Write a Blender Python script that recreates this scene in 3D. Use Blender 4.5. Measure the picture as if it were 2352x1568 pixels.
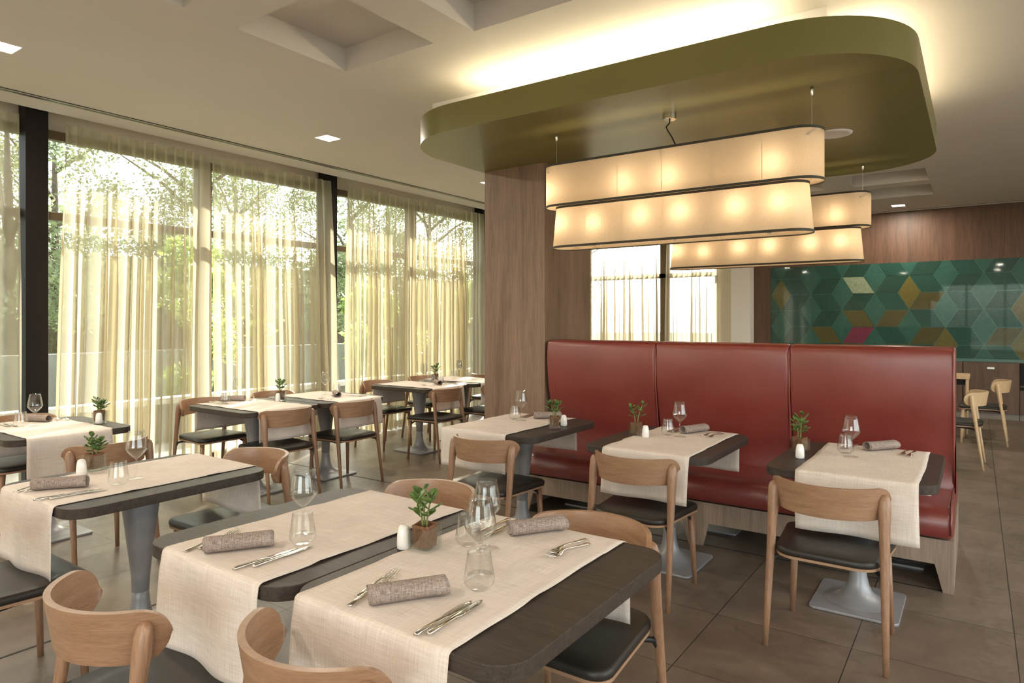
import bpy, bmesh, math, random
from math import sin, cos, pi, radians, sqrt, atan2
from mathutils import Vector, Matrix
random.seed(7)
for o in list(bpy.data.objects): bpy.data.objects.remove(o)
scene = bpy.context.scene
col = scene.collection

# ------------------------------------------------------------------ camera, world, lights, exposure
cam_d = bpy.data.cameras.new('camera'); cam = bpy.data.objects.new('camera', cam_d); col.objects.link(cam)
cam.location = (0, 0, 1.49); cam.rotation_euler = (pi/2, 0, radians(34.925))
cam_d.sensor_fit = 'HORIZONTAL'; cam_d.sensor_width = 36
cam_d.lens = 36*1527.4/2352; cam_d.shift_y = -48.5/2352
cam_d.clip_start = .05; cam_d.clip_end = 300
scene.camera = cam

vs = scene.view_settings
vs.view_transform = 'Standard'; vs.look = 'None'; vs.gamma = 1; vs.use_curve_mapping = False
vs.exposure = 0.85

world = bpy.data.worlds.new('world'); scene.world = world; world.use_nodes = True
wn = world.node_tree; wn.nodes.clear()
wo = wn.nodes.new('ShaderNodeOutputWorld'); wb = wn.nodes.new('ShaderNodeBackground')
sky = wn.nodes.new('ShaderNodeTexSky'); sky.sky_type = 'NISHITA'; sky.sun_disc = False
sky.sun_elevation = radians(30); sky.sun_rotation = radians(-28); sky.air_density = 1.0; sky.dust_density = 1.5
hs = wn.nodes.new('ShaderNodeHueSaturation'); hs.inputs['Saturation'].default_value = .35
wn.links.new(sky.outputs[0], hs.inputs['Color']); wn.links.new(hs.outputs[0], wb.inputs[0])
wb.inputs[1].default_value = 0.72
wn.links.new(wb.outputs[0], wo.inputs[0])

def add_light(name, typ, loc, energy, color=(1,1,1), rot=(0,0,0), **kw):
    d = bpy.data.lights.new(name, typ); d.energy = energy; d.color = color
    for k, v in kw.items(): setattr(d, k, v)
    o = bpy.data.objects.new(name, d); o.location = loc; o.rotation_euler = rot; col.objects.link(o)
    return o
sun = add_light('sun', 'SUN', (-8, 16, 8), 11, (1, .94, .83), angle=radians(1.0))
sun.rotation_euler = Vector((.44, -.78, -.44)).to_track_quat('-Z', 'Y').to_euler()
WARM = (1, .80, .56)

# sky-light portals in the glazed openings (guide the daylight, give no light of their own)
def portal(loc, rot, sx, sy):
    o = add_light('window_daylight_portal', 'AREA', loc, 1, rot=rot, shape='RECTANGLE', size=sx, size_y=sy)
    o.data.cycles.is_portal = True
portal((-6.86, 3.85, 1.6), (0, radians(-90), 0), 3.1, 16.0)
portal((-5.3, 12.75, 1.6), (radians(90), 0, pi), 2.7, 3.1)
portal((3.96, 3.0, 1.5), (0, radians(90), 0), 2.4, 7.0)
portal((.85, -4.96, 1.6), (radians(-90), 0, pi), 4.6, 2.5)

# ------------------------------------------------------------------ materials
MATS = {}
def newmat(name):
    m = bpy.data.materials.new(name); m.use_nodes = True; MATS[name] = m
    nt = m.node_tree; nt.nodes.clear()
    out = nt.nodes.new('ShaderNodeOutputMaterial')
    return m, nt, out
def N(nt, t, **kw):
    n = nt.nodes.new(t)
    for k, v in kw.items():
        if k in n.inputs: n.inputs[k].default_value = v
        else: setattr(n, k, v)
    return n
def ramp(nt, fac, stops):
    r = nt.nodes.new('ShaderNodeValToRGB')
    while len(r.color_ramp.elements) < len(stops): r.color_ramp.elements.new(.5)
    for e, (p, c) in zip(r.color_ramp.elements, stops): e.position = p; e.color = (*c, 1)
    nt.links.new(fac, r.inputs[0]); return r.outputs[0]
def bsdf(nt, out, **kw):
    b = nt.nodes.new('ShaderNodeBsdfPrincipled')
    for k, v in kw.items(): b.inputs[k].default_value = v
    nt.links.new(b.outputs[0], out.inputs[0]); return b
def coords(nt, scale=(1,1,1), kind='Object', rot=(0,0,0)):
    tc = nt.nodes.new('ShaderNodeTexCoord'); mp = nt.nodes.new('ShaderNodeMapping')
    mp.inputs['Scale'].default_value = scale; mp.inputs['Rotation'].default_value = rot
    nt.links.new(tc.outputs[kind], mp.inputs[0]); return mp.outputs[0]
def noise(nt, vec, scale, detail=4, rough=.55, dist=0):
    n = nt.nodes.new('ShaderNodeTexNoise'); n.inputs['Scale'].default_value = scale
    n.inputs['Detail'].default_value = detail; n.inputs['Roughness'].default_value = rough; n.inputs['Distortion'].default_value = dist
    nt.links.new(vec, n.inputs['Vector']); return n.outputs['Fac']
def bump(nt, h, strength, dist=.002):
    b = nt.nodes.new('ShaderNodeBump'); b.inputs['Strength'].default_value = strength; b.inputs['Distance'].default_value = dist
    nt.links.new(h, b.inputs['Height']); return b.outputs[0]
def rgb(r, g, b):   # sRGB 0-255 -> linear
    f = lambda c: (c/255/12.92) if c/255 <= .04045 else ((c/255+.055)/1.055)**2.4
    return (f(r), f(g), f(b))

def plain(name, c, rough=.5, metal=0., coat=0., spec=.5, nscale=0, namt=.08):
    m, nt, out = newmat(name)
    b = bsdf(nt, out, **{'Base Color': (*c, 1), 'Roughness': rough, 'Metallic': metal, 'Coat Weight': coat, 'Specular IOR Level': spec})
    if nscale:
        f = noise(nt, coords(nt), nscale, 5)
        c0 = tuple(x*(1-namt) for x in c); c1 = tuple(min(1, x*(1+namt)) for x in c)
        nt.links.new(ramp(nt, f, [(.3, c0), (.7, c1)]), b.inputs['Base Color'])
    return m
def wood(name, dark, light, scale=(1,1,1), nscale=14, rough=.45, coat=0., bumps=.15, fine=1.0, spec=.5):
    # grain runs along the axis whose scale is smallest
    m, nt, out = newmat(name)
    b = bsdf(nt, out, **{'Roughness': rough, 'Coat Weight': coat, 'Coat Roughness': .25, 'Specular IOR Level': spec})
    v = coords(nt, scale)
    f1 = noise(nt, v, nscale, 6, .6, .6); f2 = noise(nt, v, nscale*6*fine, 3, .5)
    mx = N(nt, 'ShaderNodeMix'); mx.inputs['Factor'].default_value = .4
    nt.links.new(f1, mx.inputs['A']); nt.links.new(f2, mx.inputs['B'])
    c = ramp(nt, mx.outputs['Result'], [(.36, dark), (.5, tuple((a+b_)/2 for a, b_ in zip(dark, light))), (.64, light)])
    nt.links.new(c, b.inputs['Base Color'])
    nt.links.new(bump(nt, f2, bumps, .001), b.inputs['Normal'])
    return m

M_oak = wood('oak', (.215,.112,.062), (.345,.20,.118), (1.2,1.2,.12), 26, .42, .25)
M_oakband = wood('oak_band', (.25,.135,.075), (.36,.213,.126), (.25,.25,2.2), 26, .42, .25)
M_ply = plain('ply_edge', (.33,.20,.12), .5)
M_lightoak = wood('light_oak', (.55,.38,.22), (.68,.5,.31), (1.2,1.2,.12), 26, .45)
M_leather = plain('black_leather', (.02,.017,.013), .45, coat=.06, spec=.4, nscale=40)
M_blackmetal = plain('black_metal', (.012,.012,.013), .45)
M_table = wood('dark_table_wood', (.036,.028,.023), (.070,.056,.045), (.06,1,1), 60, .42, .0, .6, 1.0, .17)
M_steel_grey = plain('grey_painted_steel', (.30,.30,.315), .38, metal=.25)
M_pillar = wood('laminate_wood', (.15,.088,.056), (.275,.18,.122), (1,1,.06), 7, .5, 0, .05, 2.0)
M_booth_wood = wood('booth_laminate', (.20,.145,.105), (.34,.25,.19), (1,1,.06), 9, .5, 0, .05, 2.0)
M_wallwood = wood('far_wall_wood', (.062,.030,.016), (.135,.070,.040), (1,1,.07), 5, .5, 0, .05, 2.0)
M_cabwood = wood('cabinet_wood', (.08,.045,.028), (.15,.09,.058), (1,1,.07), 6, .5, 0, .05, 2.0)
M_canopy = plain('olive_paint', (.175,.155,.045), .38, nscale=3, namt=.03)
M_white = plain('white_paint', (.78,.74,.70), .7)
M_cream = plain('cream_paint', (.66,.60,.50), .75)
M_ceiling = plain('ceiling_paint', (.60,.56,.515), .8, nscale=1.5, namt=.02)
M_darkframe = plain('dark_window_frame', (.012,.009,.008), .55, spec=.2)
M_brownframe = plain('bronze_frame', (.11,.075,.04), .4)
M_chrome = plain('chrome', (.72,.68,.62), .12, metal=1)
M_steel = plain('brushed_steel', (.62,.6,.57), .3, metal=1)
M_ceramic = plain('white_ceramic', (.82,.8,.77), .12, coat=.5)
M_soil = plain('soil', (.05,.03,.018), .9, nscale=60, namt=.5)
M_stem = plain('plant_stem', (.17,.2,.06), .6)
M_dark = plain('dark_void', (.01,.01,.01), .8)
M_concrete = plain('terrace_concrete', (.5,.48,.42), .8, nscale=6, namt=.1)
M_outwall = plain('garden_wall', (.25,.25,.22), .85, nscale=4, namt=.12)
M_whitecap = plain('white_coping', (.8,.8,.76), .7)
M_bark = plain('bark', (.12,.09,.06), .9, nscale=12, namt=.4)
M_lawn = plain('grass', (.12,.19,.04), .9, nscale=8, namt=.3)
M_grout = plain('floor_joint', (.025,.022,.018), .8)
M_kick = plain('grey_kickboard', (.25,.22,.19), .5)
M_trimdark = plain('shade_trim', (.035,.03,.018), .6)

def red_leather():
    m, nt, out = newmat('red_leather')
    b = bsdf(nt, out, **{'Roughness': .38, 'Coat Weight': .55, 'Coat Roughness': .27})
    v = coords(nt)
    nt.links.new(ramp(nt, noise(nt, v, 2.5, 4), [(.3, (.165,.026,.020)), (.7, (.215,.038,.029))]), b.inputs['Base Color'])
    f = noise(nt, v, 220, 3)
    nt.links.new(bump(nt, f, .35, .0012), b.inputs['Normal']); return m
M_red = red_leather()

def floor_mat():
    m, nt, out = newmat('floor_tiles')
    b = bsdf(nt, out, Roughness=.35)
    tc = nt.nodes.new('ShaderNodeTexCoord'); sp = nt.nodes.new('ShaderNodeSeparateXYZ'); nt.links.new(tc.outputs['Object'], sp.inputs[0])
    def math_(op, a, b_=None):
        n = nt.nodes.new('ShaderNodeMath'); n.operation = op
        for i, x in enumerate((a, b_)):
            if x is None: continue
            if isinstance(x, (int, float)): n.inputs[i].default_value = x
            else: nt.links.new(x, n.inputs[i])
        return n.outputs[0]
    def grid(sock, off, pitch, w):
        t = math_('DIVIDE', math_('SUBTRACT', sock, off), pitch)
        fr = math_('FRACT', t); d = math_('ABSOLUTE', math_('SUBTRACT', fr, .5))
        return math_('GREATER_THAN', d, .5 - w/pitch/2), math_('FLOOR', t)
    gx, ix = grid(sp.outputs[0], .148, .613, .0045)
    gy, iy = grid(sp.outputs[1], 3.967-60*.607, .607, .0035)
    g = math_('MAXIMUM', gx, gy)
    cb = nt.nodes.new('ShaderNodeCombineXYZ'); nt.links.new(ix, cb.inputs[0]); nt.links.new(iy, cb.inputs[1])
    wn_ = nt.nodes.new('ShaderNodeTexWhiteNoise'); nt.links.new(cb.outputs[0], wn_.inputs['Vector'])
    v = coords(nt)
    f1 = noise(nt, v, 3.0, 6, .6, .5); f2 = noise(nt, v, 30, 5, .6)
    mx = N(nt, 'ShaderNodeMix'); mx.inputs['Factor'].default_value = .3
    nt.links.new(f1, mx.inputs['A']); nt.links.new(f2, mx.inputs['B'])
    a = math_('ADD', mx.outputs['Result'], math_('MULTIPLY', math_('SUBTRACT', wn_.outputs['Value'], .5), .12))
    c = ramp(nt, a, [(.3, (.112,.082,.060)), (.5, (.155,.118,.088)), (.72, (.215,.168,.128))])
    mc = nt.nodes.new('ShaderNodeMix'); mc.data_type = 'RGBA'
    nt.links.new(g, mc.inputs[0]); nt.links.new(c, mc.inputs[6]); mc.inputs[7].default_value = (.02,.018,.015,1)
    nt.links.new(mc.outputs[2], b.inputs['Base Color'])
    nt.links.new(ramp(nt, f2, [(.3, (.30,)*3), (.7, (.44,)*3)]), b.inputs['Roughness'])
    return m
M_floor = floor_mat()

def linen(name, c0, c1, scale_u, scale_v, thin=.12):
    m, nt, out = newmat(name)
    b = nt.nodes.new('ShaderNodeBsdfPrincipled'); b.inputs['Roughness'].default_value = .9; b.inputs['Specular IOR Level'].default_value = .1
    va = noise(nt, coords(nt, (scale_u, scale_v, 1), 'UV'), 1, 3, .6)
    vb = noise(nt, coords(nt, (scale_v, scale_u, 1), 'UV'), 1, 3, .6)
    vd = noise(nt, coords(nt, (6, 4, 1), 'UV'), 1, 3)
    ad = nt.nodes.new('ShaderNodeMath'); ad.operation = 'ADD'; nt.links.new(va, ad.inputs[0]); nt.links.new(vb, ad.inputs[1])
    a2 = nt.nodes.new('ShaderNodeMath'); a2.operation = 'MULTIPLY_ADD'; nt.links.new(vd, a2.inputs[0]); a2.inputs[1].default_value = .5; nt.links.new(ad.outputs[0], a2.inputs[2])
    dv = nt.nodes.new('ShaderNodeMath'); dv.operation = 'MULTIPLY'; nt.links.new(a2.outputs[0], dv.inputs[0]); dv.inputs[1].default_value = .4
    c = ramp(nt, dv.outputs[0], [(.38, c0), (.62, c1)])
    nt.links.new(c, b.inputs['Base Color'])
    nt.links.new(bump(nt, dv.outputs[0], .3, .001), b.inputs['Normal'])
    if thin:
        tr = nt.nodes.new('ShaderNodeBsdfTranslucent'); nt.links.new(c, tr.inputs[0])
        mx = nt.nodes.new('ShaderNodeMixShader'); mx.inputs[0].default_value = thin
        nt.links.new(b.outputs[0], mx.inputs[1]); nt.links.new(tr.outputs[0], mx.inputs[2]); nt.links.new(mx.outputs[0], out.inputs[0])
    else: nt.links.new(b.outputs[0], out.inputs[0])
    return m
M_runner = linen('cream_linen', (.65,.56,.49), (.85,.77,.705), 9, 300)
M_napkin = linen('taupe_linen', (.17,.125,.105), (.44,.37,.33), 45, 260, 0)

def sheer(name='sheer_curtain', tmin=.42, tmax=.97, c=(.70,.63,.46,1)):
    m, nt, out = newmat(name)
    c_ = (.70,.63,.46,1)
    di = nt.nodes.new('ShaderNodeBsdfDiffuse'); di.inputs[0].default_value = (.46,.38,.25,1)
    tl = nt.nodes.new('ShaderNodeBsdfTranslucent'); tl.inputs[0].default_value = c
    tp = nt.nodes.new('ShaderNodeBsdfTransparent'); tp.inputs[0].default_value = (.93,.92,.86,1)
    m1 = nt.nodes.new('ShaderNodeMixShader'); m1.inputs[0].default_value = .55
    nt.links.new(di.outputs[0], m1.inputs[1]); nt.links.new(tl.outputs[0], m1.inputs[2])
    lw = nt.nodes.new('ShaderNodeLayerWeight'); lw.inputs[0].default_value = .5
    rp = nt.nodes.new('ShaderNodeMapRange'); rp.inputs['To Min'].default_value = tmin; rp.inputs['To Max'].default_value = tmax
    nt.links.new(lw.outputs['Facing'], rp.inputs['Value'])
    m2 = nt.nodes.new('ShaderNodeMixShader'); nt.links.new(rp.outputs[0], m2.inputs[0])
    nt.links.new(tp.outputs[0], m2.inputs[1]); nt.links.new(m1.outputs[0], m2.inputs[2]); nt.links.new(m2.outputs[0], out.inputs[0])
    return m
M_sheer = sheer()
M_sheer2 = sheer('dense_sheer_curtain', .80, 1.0, (.42,.37,.27,1))

def glass(name, tint=(.99,.995,.99), edge=.60, gl=1.0, base=.025):
    # thin-walled clear glass: mostly transparent, reflection and wall density grow towards the edges
    m, nt, out = newmat(name)
    tp = nt.nodes.new('ShaderNodeBsdfTransparent')
    lw = nt.nodes.new('ShaderNodeLayerWeight'); lw.inputs[0].default_value = .35
    nt.links.new(ramp(nt, lw.outputs['Facing'], [(.0, tint), (.6, tint), (1, tuple(x*edge for x in tint))]), tp.inputs[0])
    g = nt.nodes.new('ShaderNodeBsdfGlossy'); g.inputs['Roughness'].default_value = .03
    mr = nt.nodes.new('ShaderNodeMapRange'); mr.inputs['To Min'].default_value = base; mr.inputs['To Max'].default_value = .6*gl
    l2 = nt.nodes.new('ShaderNodeLayerWeight'); l2.inputs[0].default_value = .5
    pw = nt.nodes.new('ShaderNodeMath'); pw.operation = 'POWER'; pw.inputs[1].default_value = 3.0
    nt.links.new(l2.outputs['Facing'], pw.inputs[0]); nt.links.new(pw.outputs[0], mr.inputs['Value'])
    mx = nt.nodes.new('ShaderNodeMixShader'); nt.links.new(mr.outputs[0], mx.inputs[0])
    nt.links.new(tp.outputs[0], mx.inputs[1]); nt.links.new(g.outputs[0], mx.inputs[2]); nt.links.new(mx.outputs[0], out.inputs[0])
    return m
M_glass = glass('clear_glass', base=.06, gl=1.15)
M_footglass = glass('foot_glass', edge=.85, base=.015, gl=1.0)
M_pane = glass('window_glass', (.95,.97,.95), .9, .5, .02)
M_panelglass = glass('panel_glass', (.9,.97,.94), .9, .12, .01)
M_potglass = glass('pot_glass', (.95,.98,.96), .6, .9, .08)

def shade_mat():
    m, nt, out = newmat('lamp_fabric')
    v = coords(nt)
    f = noise(nt, coords(nt, (1,1,1)), 260, 2)
    c = ramp(nt, f, [(.3, (.66,.53,.37)), (.7, (.78,.64,.46))])
    di = nt.nodes.new('ShaderNodeBsdfDiffuse'); tl = nt.nodes.new('ShaderNodeBsdfTranslucent')
    nt.links.new(c, di.inputs[0]); nt.links.new(c, tl.inputs[0])
    mx = nt.nodes.new('ShaderNodeMixShader'); mx.inputs[0].default_value = .42
    nt.links.new(di.outputs[0], mx.inputs[1]); nt.links.new(tl.outputs[0], mx.inputs[2]); nt.links.new(mx.outputs[0], out.inputs[0])
    return m
M_shade = shade_mat()
def emit(name, c, s):
    m, nt, out = newmat(name); e = nt.nodes.new('ShaderNodeEmission'); e.inputs[0].default_value = (*c,1); e.inputs[1].default_value = s
    nt.links.new(e.outputs[0], out.inputs[0]); return m
M_downlight = emit('downlight_glow', (1,.88,.70), 9)
M_bulb = emit('bulb_glow', (1,.78,.5), 6)
M_led = emit('led_strip_glow', (1,.85,.56), 32)

def leaf_mat(name, c0, c1, sc, trans=.35, rough=.45, spec=.5):
    m, nt, out = newmat(name)
    v = coords(nt); f = noise(nt, v, sc, 2)
    c = ramp(nt, f, [(.35, c0), (.65, c1)])
    b = nt.nodes.new('ShaderNodeBsdfPrincipled'); b.inputs['Roughness'].default_value = rough; b.inputs['Specular IOR Level'].default_value = spec
    nt.links.new(c, b.inputs['Base Color'])
    tl = nt.nodes.new('ShaderNodeBsdfTranslucent'); nt.links.new(c, tl.inputs[0])
    mx = nt.nodes.new('ShaderNodeMixShader'); mx.inputs[0].default_value = trans
    nt.links.new(b.outputs[0], mx.inputs[1]); nt.links.new(tl.outputs[0], mx.inputs[2]); nt.links.new(mx.outputs[0], out.inputs[0])
    return m
M_leaf = leaf_mat('tree_leaf', (.15,.19,.09), (.34,.38,.19), 1.2, .5)
M_leaf2 = leaf_mat('shrub_leaf', (.26,.36,.08), (.50,.60,.18), 2.5, .5)
M_succ = leaf_mat('succulent_leaf', (.045,.095,.022), (.145,.235,.055), 30, .1, .3)
def coir():
    m, nt, out = newmat('coir'); b = bsdf(nt, out, Roughness=.95)
    f = noise(nt, coords(nt, (1,1,.6)), 170, 6, .7, 1.5)
    nt.links.new(ramp(nt, f, [(.3, (.075,.03,.014)), (.7, (.30,.14,.07))]), b.inputs['Base Color'])
    nt.links.new(bump(nt, f, .9, .003), b.inputs['Normal']); return m
M_coir = coir()

def hex_mat(name, c, dots=False, rough=.42):
    m, nt, out = newmat(name); b = bsdf(nt, out, Roughness=rough)
    v = coords(nt); f = noise(nt, v, 25, 4)
    c0 = tuple(x*.82 for x in c); c1 = tuple(x*1.15 for x in c)
    cc = ramp(nt, f, [(.3, c0), (.7, c1)])
    if dots:
        ck = nt.nodes.new('ShaderNodeTexChecker'); ck.inputs['Scale'].default_value = 80
        nt.links.new(v, ck.inputs['Vector'])
        mc = nt.nodes.new('ShaderNodeMix'); mc.data_type = 'RGBA'; mc.blend_type = 'MULTIPLY'
        mc.inputs[0].default_value = .35
        nt.links.new(cc, mc.inputs[6]); nt.links.new(ck.outputs['Color'], mc.inputs[7]); cc = mc.outputs[2]
        nt.links.new(bump(nt, ck.outputs['Fac'], .5, .003), b.inputs['Normal'])
    nt.links.new(cc, b.inputs['Base Color']); return m
HX = dict(teal=hex_mat('panel_teal', (.034,.098,.086)), dark=hex_mat('panel_dark_green', (.016,.052,.042)), dot=hex_mat('panel_dotted_green', (.019,.076,.066), True),
          gold=hex_mat('panel_ochre', (.17,.10,.02)), golddk=hex_mat('panel_dark_ochre', (.10,.058,.014)), golddot=hex_mat('panel_dotted_ochre', (.15,.085,.015), True),
          white=hex_mat('panel_off_white', (.42,.38,.28), True), pink=hex_mat('panel_magenta', (.24,.02,.06)), line=plain('panel_joint', (.06,.155,.13), .3))

# ------------------------------------------------------------------ mesh helpers
def mesh_obj(name, verts, faces, mats, parent=None, smooth=False, mi=None, uvs=None, loc=None, rot=None):
    me = bpy.data.meshes.new(name); me.from_pydata([tuple(v) for v in verts], [], faces); me.update()
    for m in (mats if isinstance(mats, (list, tuple)) else [mats]): me.materials.append(m)
    if mi:
        for p, i in zip(me.polygons, mi): p.material_index = i
    if uvs:
        ul = me.uv_layers.new(name='UVMap')
        for l in me.loops: ul.data[l.index].uv = uvs[l.vertex_index]
    if smooth: me.shade_smooth()
    o = bpy.data.objects.new(name, me); col.objects.link(o)
    if parent: o.parent = parent
    if loc: o.location = loc
    if rot: o.rotation_euler = rot
    return o
class MB:
    def __init__(s): s.v = []; s.f = []; s.m = []
    def add(s, vs_, fs, m=0, mat=None):
        n = len(s.v)
        s.v += [tuple(mat @ Vector(v)) if mat else tuple(v) for v in vs_]; s.f += [tuple(i+n for i in f) for f in fs]; s.m += [m]*len(fs)
    def box(s, x0, x1, y0, y1, z0, z1, m=0, mat=None):
        s.add([(x0,y0,z0),(x1,y0,z0),(x1,y1,z0),(x0,y1,z0),(x0,y0,z1),(x1,y0,z1),(x1,y1,z1),(x0,y1,z1)],
              [(0,3,2,1),(4,5,6,7),(0,1,5,4),(1,2,6,5),(2,3,7,6),(3,0,4,7)], m, mat)
    def tube(s, pts, rad, n=12, m=0, sx=1, caps=True):
        pts = [Vector(p) for p in pts]; k = len(pts)
        if isinstance(rad, (int, float)): rad = [rad]*k
        vs_ = []; up = None
        for i, p in enumerate(pts):
            t = (pts[min(i+1, k-1)]-pts[max(i-1, 0)]).normalized()
            if up is None: up = Vector((0,0,1)) if abs(t.z) < .9 else Vector((1,0,0))
            a = t.cross(up).normalized(); b = a.cross(t).normalized(); up = b
            for j in range(n):
                q = 2*pi*j/n; vs_.append(p + (a*cos(q)*sx + b*sin(q))*rad[i])
        fs = [(i*n+j, i*n+(j+1)%n, (i+1)*n+(j+1)%n, (i+1)*n+j) for i in range(k-1) for j in range(n)]
        if caps: fs += [tuple(reversed(range(n))), tuple((k-1)*n+j for j in range(n))]
        s.add(vs_, fs, m)
    def lathe(s, prof, n=28, m=0, mat=None):
        k = len(prof); vs_ = [(r*cos(2*pi*j/n), r*sin(2*pi*j/n), z) for r, z in prof for j in range(n)]
        fs = [(i*n+j, i*n+(j+1)%n, (i+1)*n+(j+1)%n, (i+1)*n+j) for i in range(k-1) for j in range(n)]
        s.add(vs_, fs, m, mat)
    def obj(s, name, mats, parent=None, smooth=False, **kw):
        o = mesh_obj(name, s.v, s.f, mats, parent, smooth, s.m if isinstance(mats, (list, tuple)) and len(mats) > 1 else None, **kw)
        bm = bmesh.new(); bm.from_mesh(o.data); bmesh.ops.remove_doubles(bm, verts=bm.verts, dist=1e-6)
        bmesh.ops.recalc_face_normals(bm, faces=bm.faces); bm.to_mesh(o.data); bm.free()
        return o
def bevel(o, w=.004, seg=2, ang=35):
    b = o.modifiers.new('bevel', 'BEVEL'); b.width = w; b.segments = seg; b.limit_method = 'ANGLE'; b.angle_limit = radians(ang)
    o.data.shade_smooth()
    w_ = o.modifiers.new('wn', 'WEIGHTED_NORMAL'); w_.keep_sharp = True
    return o
def autosmooth(o, ang=35):
    bm = bmesh.new(); bm.from_mesh(o.data)
    for f in bm.faces: f.smooth = True
    for e in bm.edges:
        if len(e.link_faces) == 2 and e.calc_face_angle(0) > radians(ang): e.smooth = False
    bm.to_mesh(o.data); bm.free(); return o
def subsurf(o, n=2):
    s = o.modifiers.new('sub', 'SUBSURF'); s.levels = n; s.render_levels = n; return o
def rrect(w, d, r, seg=8, cx=0, cy=0):
    pts = []
    for sx, sy, a0 in ((1,1,0),(-1,1,90),(-1,-1,180),(1,-1,270)):
        for i in range(seg+1):
            a = radians(a0+90*i/seg); pts.append((cx+sx*(w/2-r)+r*cos(a), cy+sy*(d/2-r)+r*sin(a)))
    return pts
def prism(mb, pts, z0, z1, m=0, mat=None):
    n = len(pts)
    mb.add([(x,y,z0) for x,y in pts]+[(x,y,z1) for x,y in pts],
           [tuple(reversed(range(n))), tuple(range(n,2*n))]+[(i,(i+1)%n,n+(i+1)%n,n+i) for i in range(n)], m, mat)
def tag(o, label=None, cat=None, group=None, kind=None):
    if label: o['label'] = label
    if cat: o['category'] = cat
    if group: o['group'] = group
    if kind: o['kind'] = kind
    return o
def empty(name, loc=(0,0,0), rz=0, label=None, cat=None, group=None):
    o = bpy.data.objects.new(name, None); o.empty_display_size = .1; o.location = loc; o.rotation_euler = (0,0,rz); col.objects.link(o)
    return tag(o, label, cat, group)
def copy_tree(o, parent=None):
    c = o.copy(); col.objects.link(c); c.parent = parent
    for ch in [x for x in list(col.objects) if x.parent == o]: copy_tree(ch, c)
    return c
class Proto:
    """first placement uses the built thing itself, later ones are copies of it and its parts"""
    def __init__(s, root): s.root = root; s.kids = [x for x in col.objects if x.parent == root]; s.used = False
    def place(s, loc, rz, label, group=None):
        if not s.used: o = s.root; s.used = True
        else:
            o = s.root.copy(); col.objects.link(o)
            for k in s.kids:
                c = k.copy(); col.objects.link(c); c.parent = o
                for g in [x for x in k.children]:
                    d = g.copy(); col.objects.link(d); d.parent = c
        o.location = loc; o.rotation_euler = (0,0,rz); o['label'] = label
        if group: o['group'] = group
        return o
def struct(o): o['kind'] = 'structure'; return o

# ------------------------------------------------------------------ room shell
CZ = 3.25
mb = MB(); mb.box(-7.0, 4.0, -5, 12.7, -.1, 0); struct(mb.obj('floor', M_floor))
mb = MB(); mb.box(-6.96, -.12, 4.352, 4.364, 0, .0012)
struct(mb.obj('trim_1', M_grout))
mb = MB(); mb.box(-3.537, -3.523, -5, 12.4, 0, .0012); struct(mb.obj('trim_2', M_grout))

coffers = [(-3.66,-2.83,1.16,2.01),(-3.66,-2.83,2.33,3.18),(-2.51,-1.68,2.34,3.19),(-1.34,-.49,2.34,3.19),(-2.51,-1.68,1.16,2.01),(-1.34,-.49,1.16,2.01),
           (-2.5,-1.66,9.03,9.81),(-1.34,-.485,9.03,9.81),(-1.34,-.485,10.12,10.95),(-2.5,-1.66,10.12,10.95)]
def ceiling():
    xs = sorted({-6.42, 4.0, *[c[0] for c in coffers], *[c[1] for c in coffers]}); ys = sorted({-5, 12.7, *[c[2] for c in coffers], *[c[3] for c in coffers]})
    mb = MB()
    for i in range(len(xs)-1):
        for j in range(len(ys)-1):
            cx, cy = (xs[i]+xs[i+1])/2, (ys[j]+ys[j+1])/2
            if any(a < cx < b and c < cy < d for a,b,c,d in coffers): continue
            mb.add([(xs[i],ys[j],CZ),(xs[i+1],ys[j],CZ),(xs[i+1],ys[j+1],CZ),(xs[i],ys[j+1],CZ)], [(0,3,2,1)])
    h = CZ+.165
    for a,b,c,d in coffers:
        mb.add([(a,c,CZ),(b,c,CZ),(b,d,CZ),(a,d,CZ),(a,c,h),(b,c,h),(b,d,h),(a,d,h)], [(4,7,6,5),(0,4,5,1),(1,5,6,2),(2,6,7,3),(3,7,4,0)])
    # curtain pocket
    mb.add([(-6.42,-5,CZ),(-6.42,12.7,CZ),(-6.42,12.7,3.42),(-6.42,-5,3.42),(-7,-5,3.42),(-7,12.7,3.42)], [(0,1,2,3),(3,2,5,4)])
    me = mesh_obj('ceiling', mb.v, mb.f, [M_ceiling])
    top = mesh_obj('slab', [(-7,-5,3.5),(4,-5,3.5),(4,12.7,3.5),(-7,12.7,3.5)], [(0,1,2,3)], [M_ceiling], me)
    return struct(me)
ceiling()

# slot diffuser along the window side and one near the end wall
def slot(name, x0, x1, y0, y1, label):
    e = empty(name, ((x0+x1)/2, (y0+y1)/2, CZ-.012), 0, label, 'vent')
    cx, cy = e.location.x, e.location.y; alongy = (y1-y0) > (x1-x0)
    w = (x1-x0) if alongy else (y1-y0); L = ((y1-y0) if alongy else (x1-x0))/2
    def bar(a, b, z0, z1, m, nm):
        q = MB()
        if alongy: q.box(a, b, -L, L, z0, z1)
        else: q.box(-L, L, a, b, z0, z1)
        q.obj(nm, m, e)
    bar(-w/2, w/2, .006, .012, M_dark, 'opening')
    for t in (-w/2, -w/6, w/6, w/2-.005): bar(t, t+.005, 0, .006, M_steel, 'blade')
slot('slot_diffuser', -6.075, -6.025, -5, 12.4, 'long thin metal slot vent in the ceiling running beside the curtains')
slot('slot_diffuser', -3.2, 3.9, 12.28, 12.33, 'thin dark slot vent in the ceiling above the wood wall')

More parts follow.
